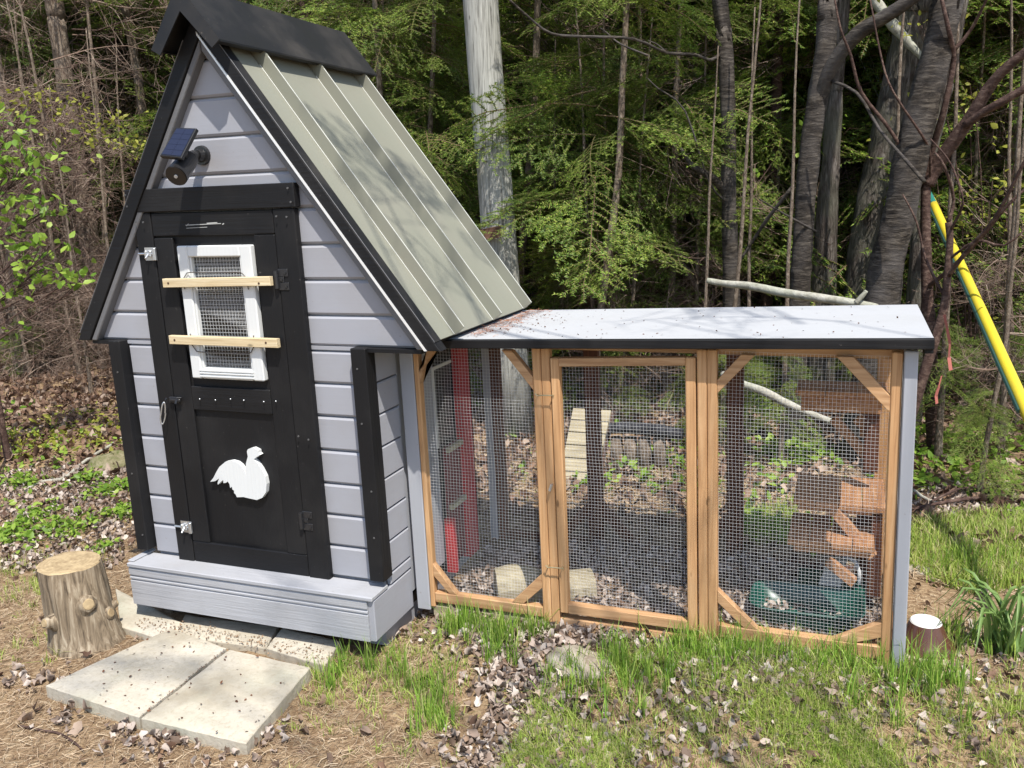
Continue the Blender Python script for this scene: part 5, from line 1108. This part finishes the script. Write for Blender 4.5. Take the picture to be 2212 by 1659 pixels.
# straw everywhere in front
P = sample(FORE, 70000); P = P[~blocked(P)]; P = P[RS.rand(len(P)) < (1.0-.45*(P[:, 0] > 1.5))]; tg(straws(P, .042, .0013, STRAW, 'pine_straw'), 'tan fallen pine needles matted over the ground before the coop', 'pine needles')
# leaf litter
run_in = np.array([(1.12, .25), (2.74, .25), (2.74, .92), (1.12, .92)])
P = [sample(run_in, 4600)]
P.append(blobs([(1010, 1330, .10, 220), (1090, 1345, .10, 260), (1170, 1360, .07, 120), (1110, 1450, .09, 260), (1140, 1510, .08, 240), (1090, 1420, .05, 60), (1450, 1390, .10, 240), (1380, 1340, .09, 180), (1550, 1420, .09, 200), (1660, 1430, .10, 160), (1030, 1640, .07, 180), (1180, 1650, .08, 120), (1240, 1600, .1, 110), (1300, 1560, .1, 60), (1400, 1620, .12, 90), (1520, 1560, .10, 70), (1620, 1500, .1, 60), (2000, 1600, .12, 70), (2100, 1480, .12, 90), (2170, 1400, .10, 80), (1050, 1365, .07, 160), (1220, 1385, .06, 140), (1330, 1375, .07, 150), (1500, 1440, .09, 160), (1600, 1460, .09, 130), (1130, 1560, .08, 150), (1700, 1470, .08, 110), (1840, 1480, .08, 110), (870, 1330, .05, 90), (845, 1370, .04, 60), (560, 1580, .05, 70), (370, 1600, .05, 60), (270, 1585, .03, 30), (60, 1470, .06, 40), (150, 1540, .05, 25), (480, 1640, .06, 24), (1900, 1500, .12, 50), (1750, 1520, .12, 50)]))
L1 = region([(0, 1030), (300, 1000), (300, 1180), (240, 1230), (0, 1240)]); P.append(sample(L1, 2300)); 
L2 = region([(1960, 1060), (2260, 1040), (2260, 1120), (1960, 1130)]); P.append(sample(L2, 900))
P = np.concatenate(P); P = P[~blocked(P)]; tg(crumple(P, .0155, LITTER, 'dry_leaves', .02), 'pale curled dry leaves lying in drifts on the ground', 'dry leaves')
P = np.concatenate([sample(FORE, 700), sample(np.array([(-4.5, .6), (4.5, 1.0), (4.5, 4.5), (-6, 4.5)]), 13000)]); P = P[~blocked(P)]; P = P[~((P[:, 0] > .9) & (P[:, 0] < 3.2) & (P[:, 1] > .95) & (P[:, 1] < 2.3) & (RS.rand(len(P)) < .75))]; tg(crumple(P, .020, LITTER2, 'leaf_litter', .02), 'brown leaf litter over the forest floor behind the coop and run', 'leaf litter')
P = sample(np.array([(-7, 1.2), (6, 1.2), (6, 7), (-9, 7)]), 22000); tg(crumple(P, .030, LITTER2, 'leaf_litter', .03), 'brown litter of the deep forest floor', 'leaf litter')
P = sample(np.array([(1.15, .95), (4.4, .95), (4.2, 2.4), (-.5, 2.4), (.2, .95)]), 30000); tg(straws(P, .06, .003, STRAW, 'pine_straw'), 'fallen pine needles behind the run', 'pine needles')
# grass
def tufts(L_, H, wd, m, name, label, lean=.4):
    B = blobs([(x, y, r*1.15, max(2, n//7)) for x, y, r, n in L_]); hb = H*RS.uniform(.45, 1.15, len(B)); P = np.repeat(B, 9, 0)+RS.normal(0, .009, (len(B)*9, 2)); H = np.repeat(hb, 9)
    k_ = ~blocked(P) & ~((P[:, 0] > 1.1) & (P[:, 0] < 2.79) & (P[:, 1] > .19) & (P[:, 1] < 1.0)); return tg(blades(P[k_], H[k_], wd, m, name, lean), label, 'grass')
    P = P[~((P[:, 0] > 1.1) & (P[:, 0] < 2.79) & (P[:, 1] > .19) & (P[:, 1] < 1.0))]; return tg(blades(P, H, wd, m, name, lean), label, 'grass')
lawn = region([(1180, 1450), (1330, 1400), (2260, 1440), (2260, 1720), (1050, 1720)])
P = sample(lawn, 95000); f = fieldnoise(P, 5.5, 1.)*.5+fieldnoise(P, 13, 2.3)*.3+fieldnoise(P, 29, .3)*.2; P = P[RS.rand(len(P)) < np.clip((f-.35)*2.6, .07, 1)]; P = P[P[:, 1] < .18]
tg(blades(P, .046, .0021, GRASSM, 'lawn_grass', .7), 'thin fresh lawn grass with dry leaves showing through in the right foreground', 'grass')
tufts([(1000, 1365, .035, 260), (1085, 1385, .035, 240), (1150, 1370, .03, 170), (925, 1500, .03, 150), (885, 1450, .03, 60), (940, 1560, .03, 120), (1080, 1420, .03, 120), (1490, 1410, .05, 420), (1560, 1430, .05, 260), (1640, 1410, .05, 300), (1740, 1420, .06, 420), (1840, 1430, .06, 420), (1340, 1440, .035, 200), (1210, 1490, .05, 200), (1400, 1480, .07, 300), (2010, 1470, .06, 240), (1940, 1500, .08, 260), (2090, 1390, .06, 260), (2080, 1230, .07, 260), (1700, 1380, .04, 160), (700, 1430, .035, 110), (740, 1470, .05, 130)], .12, .0032, GRASSD, 'grass_tufts', 'tall fresh grass tufts standing before the run frame', .35)
tufts([(760, 1440, .08, 500), (830, 1410, .07, 300), (860, 1480, .08, 400), (740, 1500, .07, 240), (980, 1420, .1, 400), (1000, 1560, .1, 160), (60, 1290, .10, 300), (30, 1400, .06, 110), (130, 1240, .10, 300), (20, 1230, .1, 300), (200, 1210, .07, 120), (95, 1430, .03, 40), (2150, 1500, .15, 700), (700, 1560, .05, 50), (600, 1560, .02, 26), (880, 1620, .08, 120)], .05, .0024, GRASSM, 'grass_patches', 'short grass patches beside the pavers, the log and the coop', .7)
GB = region([(1955, 1135), (2260, 1110), (2260, 1270), (2100, 1290), (1955, 1230)]); P = sample(GB, 9000); tg(blades(P, .075, .0032, GRASSM, 'back_grass', .55), 'bright grass behind the end of the run at the right', 'grass')
GB2 = region([(1590, 1120), (1720, 1090), (1720, 1180), (1600, 1180)]); P = sample(GB2, 2600); P = P[P[:, 1] > 1.02]; tg(blades(P, .07, .003, GRASSM, 'back_grass', .5), 'bright grass patch behind the shelves of the run', 'grass')
P = sample(np.array([(1.0, 1.1), (3.0, 1.1), (2.6, 2.6), (.6, 2.6)]), 5000); P = P[RS.rand(len(P)) < np.clip(fieldnoise(P, 4, 3)-.25, 0, 1)]; tg(blades(P, .04, .0026, GRASSM, 'thin_grass', .7), 'thin short grass on the straw behind the run door', 'grass')
# ground cover at the left
def rosettes(L_, size, m, name, label, per=6, h=.05):
    B = blobs(L_); B = B[~blocked(B)]; C = np.repeat(B, per, 0)+RS.normal(0, size*.5, (len(B)*per, 2)); z = gz(C[:, 0], C[:, 1])+RS.uniform(.3, 1, len(C))*h; V, F = leaf_tris(np.column_stack([C, z]), size, RS, .6, .55); return tg(raw(name, V, F, m, kind='stuff'), label, 'ground cover')
rosettes([(45, 1050, .06, 22), (60, 1130, .07, 30), (110, 1160, .07, 26), (150, 1140, .05, 14), (230, 1070, .05, 26), (200, 1040, .05, 18), (270, 1110, .04, 16), (230, 1190, .03, 8), (20, 1170, .06, 24), (130, 1010, .2, 18), (180, 965, .3, 26), (80, 985, .3, 24), (215, 1130, .03, 8), (285, 1060, .05, 14)], .034, LEAFG, 'ground_cover', 'fresh green seedlings spreading over leaf litter left of the coop')
rosettes([(60, 940, .35, 70), (180, 920, .4, 80), (260, 935, .3, 60), (10, 960, .3, 50)], .045, LEAFY_, 'moss_and_seedlings', 'yellow green low growth at the foot of the left trunks', 5, .03)
rosettes([(1655, 1150, .12, 30), (1720, 985, .12, 60), (1560, 1060, .2, 40), (1350, 1000, .3, 60), (2100, 980, .3, 70), (2000, 950, .3, 60), (2030, 1030, .2, 60)], .05, LEAFG, 'back_seedlings', 'scattered green seedlings behind the run', 5, .06)
# lily clump
lc = thing('lily_clump', 'clump of arching daylily leaves at the right edge', 'plant', tuple(ground(2165, 1420)))
c0 = ground(2165, 1410)
for i in range(30):
    a = rnd.uniform(0, 6.28) if i > 7 else rnd.uniform(2.2, 3.6); h = rnd.uniform(.16, .27); ln = rnd.uniform(.10, .26); b = c0+np.array([rnd.uniform(-.05, .05), rnd.uniform(-.04, .04), -.01]); d = np.array([math.cos(a), math.sin(a), 0]); s_ = np.array([-math.sin(a), math.cos(a), 0])*.0075; m = M(); V = []
    for k in range(8):
        t = k/7; c = b+d*ln*t**1.3+np.array([0, 0, 1])*h*(math.sin(min(1, t*1.15)*math.pi*.62)-.0)-np.array([0, 0, .10])*max(0, t-.7)*3*ln/.2; w_ = (1-.15*t)*(1 if t < .6 else (1-t)/.4+.04); V += [c-s_*w_+[0, 0, .003*w_], c-np.array([0, 0, .002]), c+s_*w_+[0, 0, .003*w_]]
    F = [(k*3+j, k*3+j+1, k*3+j+4, k*3+j+3) for k in range(7) for j in (0, 1)]; m.add(V, F).build('leaf', LILY if i else LILY, lc, True) if 'LILY' in globals() else None
# debris on the roofs and pavers
def bits(P, zf, size, name, label, m=BITS):
    n = len(P); C = np.column_stack([P, zf(P)+.0035]); V, F = leaf_tris(C, size, RS, .7, .6); return tg(raw(name, V, F, m, kind='stuff'), label, 'debris')
rz_ = lambda P: zr(P[:, 0])
P = np.concatenate([np.column_stack([RS.uniform(1.3, 2.8, 120), RS.uniform(.17, .88, 120)]), np.column_stack([1.36+np.abs(RS.normal(0, .12, 110)), RS.uniform(.25, .85, 110)])]); bits(P, rz_, .009, 'roof_debris', 'dark bud scales scattered over the pale run roof')
P = np.column_stack([1.345+np.abs(RS.normal(0, .05, 420)), RS.uniform(.22, .88, 420)]); tg(straws(P, .035, .0014, STRAWR, 'roof_needles', .008, rz_), 'reddish needles gathered on the run roof below the coop eave', 'debris')
P = np.concatenate([sample(SLABS[0], 40), sample(SLABS[1], 30)]); bits(P, lambda P: np.full(len(P), .0505), .012, 'paver_debris', 'small dark bits lying on the two big pavers')
t_ = RS.rand(90, 1); P = np.array(G2(303, 1547, .05))*(1-t_)+np.array(G2(490, 1399, .05))*t_+RS.normal(0, .0022, (90, 2)); bits(P, lambda P: np.full(len(P), .047), .006, 'joint_debris', 'dark crumbs in the joint between the two big pavers')
P = np.column_stack([RS.uniform(.05, 1.0, 420), -.12+RS.normal(0, .028, 420)]); bits(P, lambda P: np.full(len(P), .031), .009, 'skirt_debris', 'brown crumbs gathered on pavers below the coop skirt', BITS2)
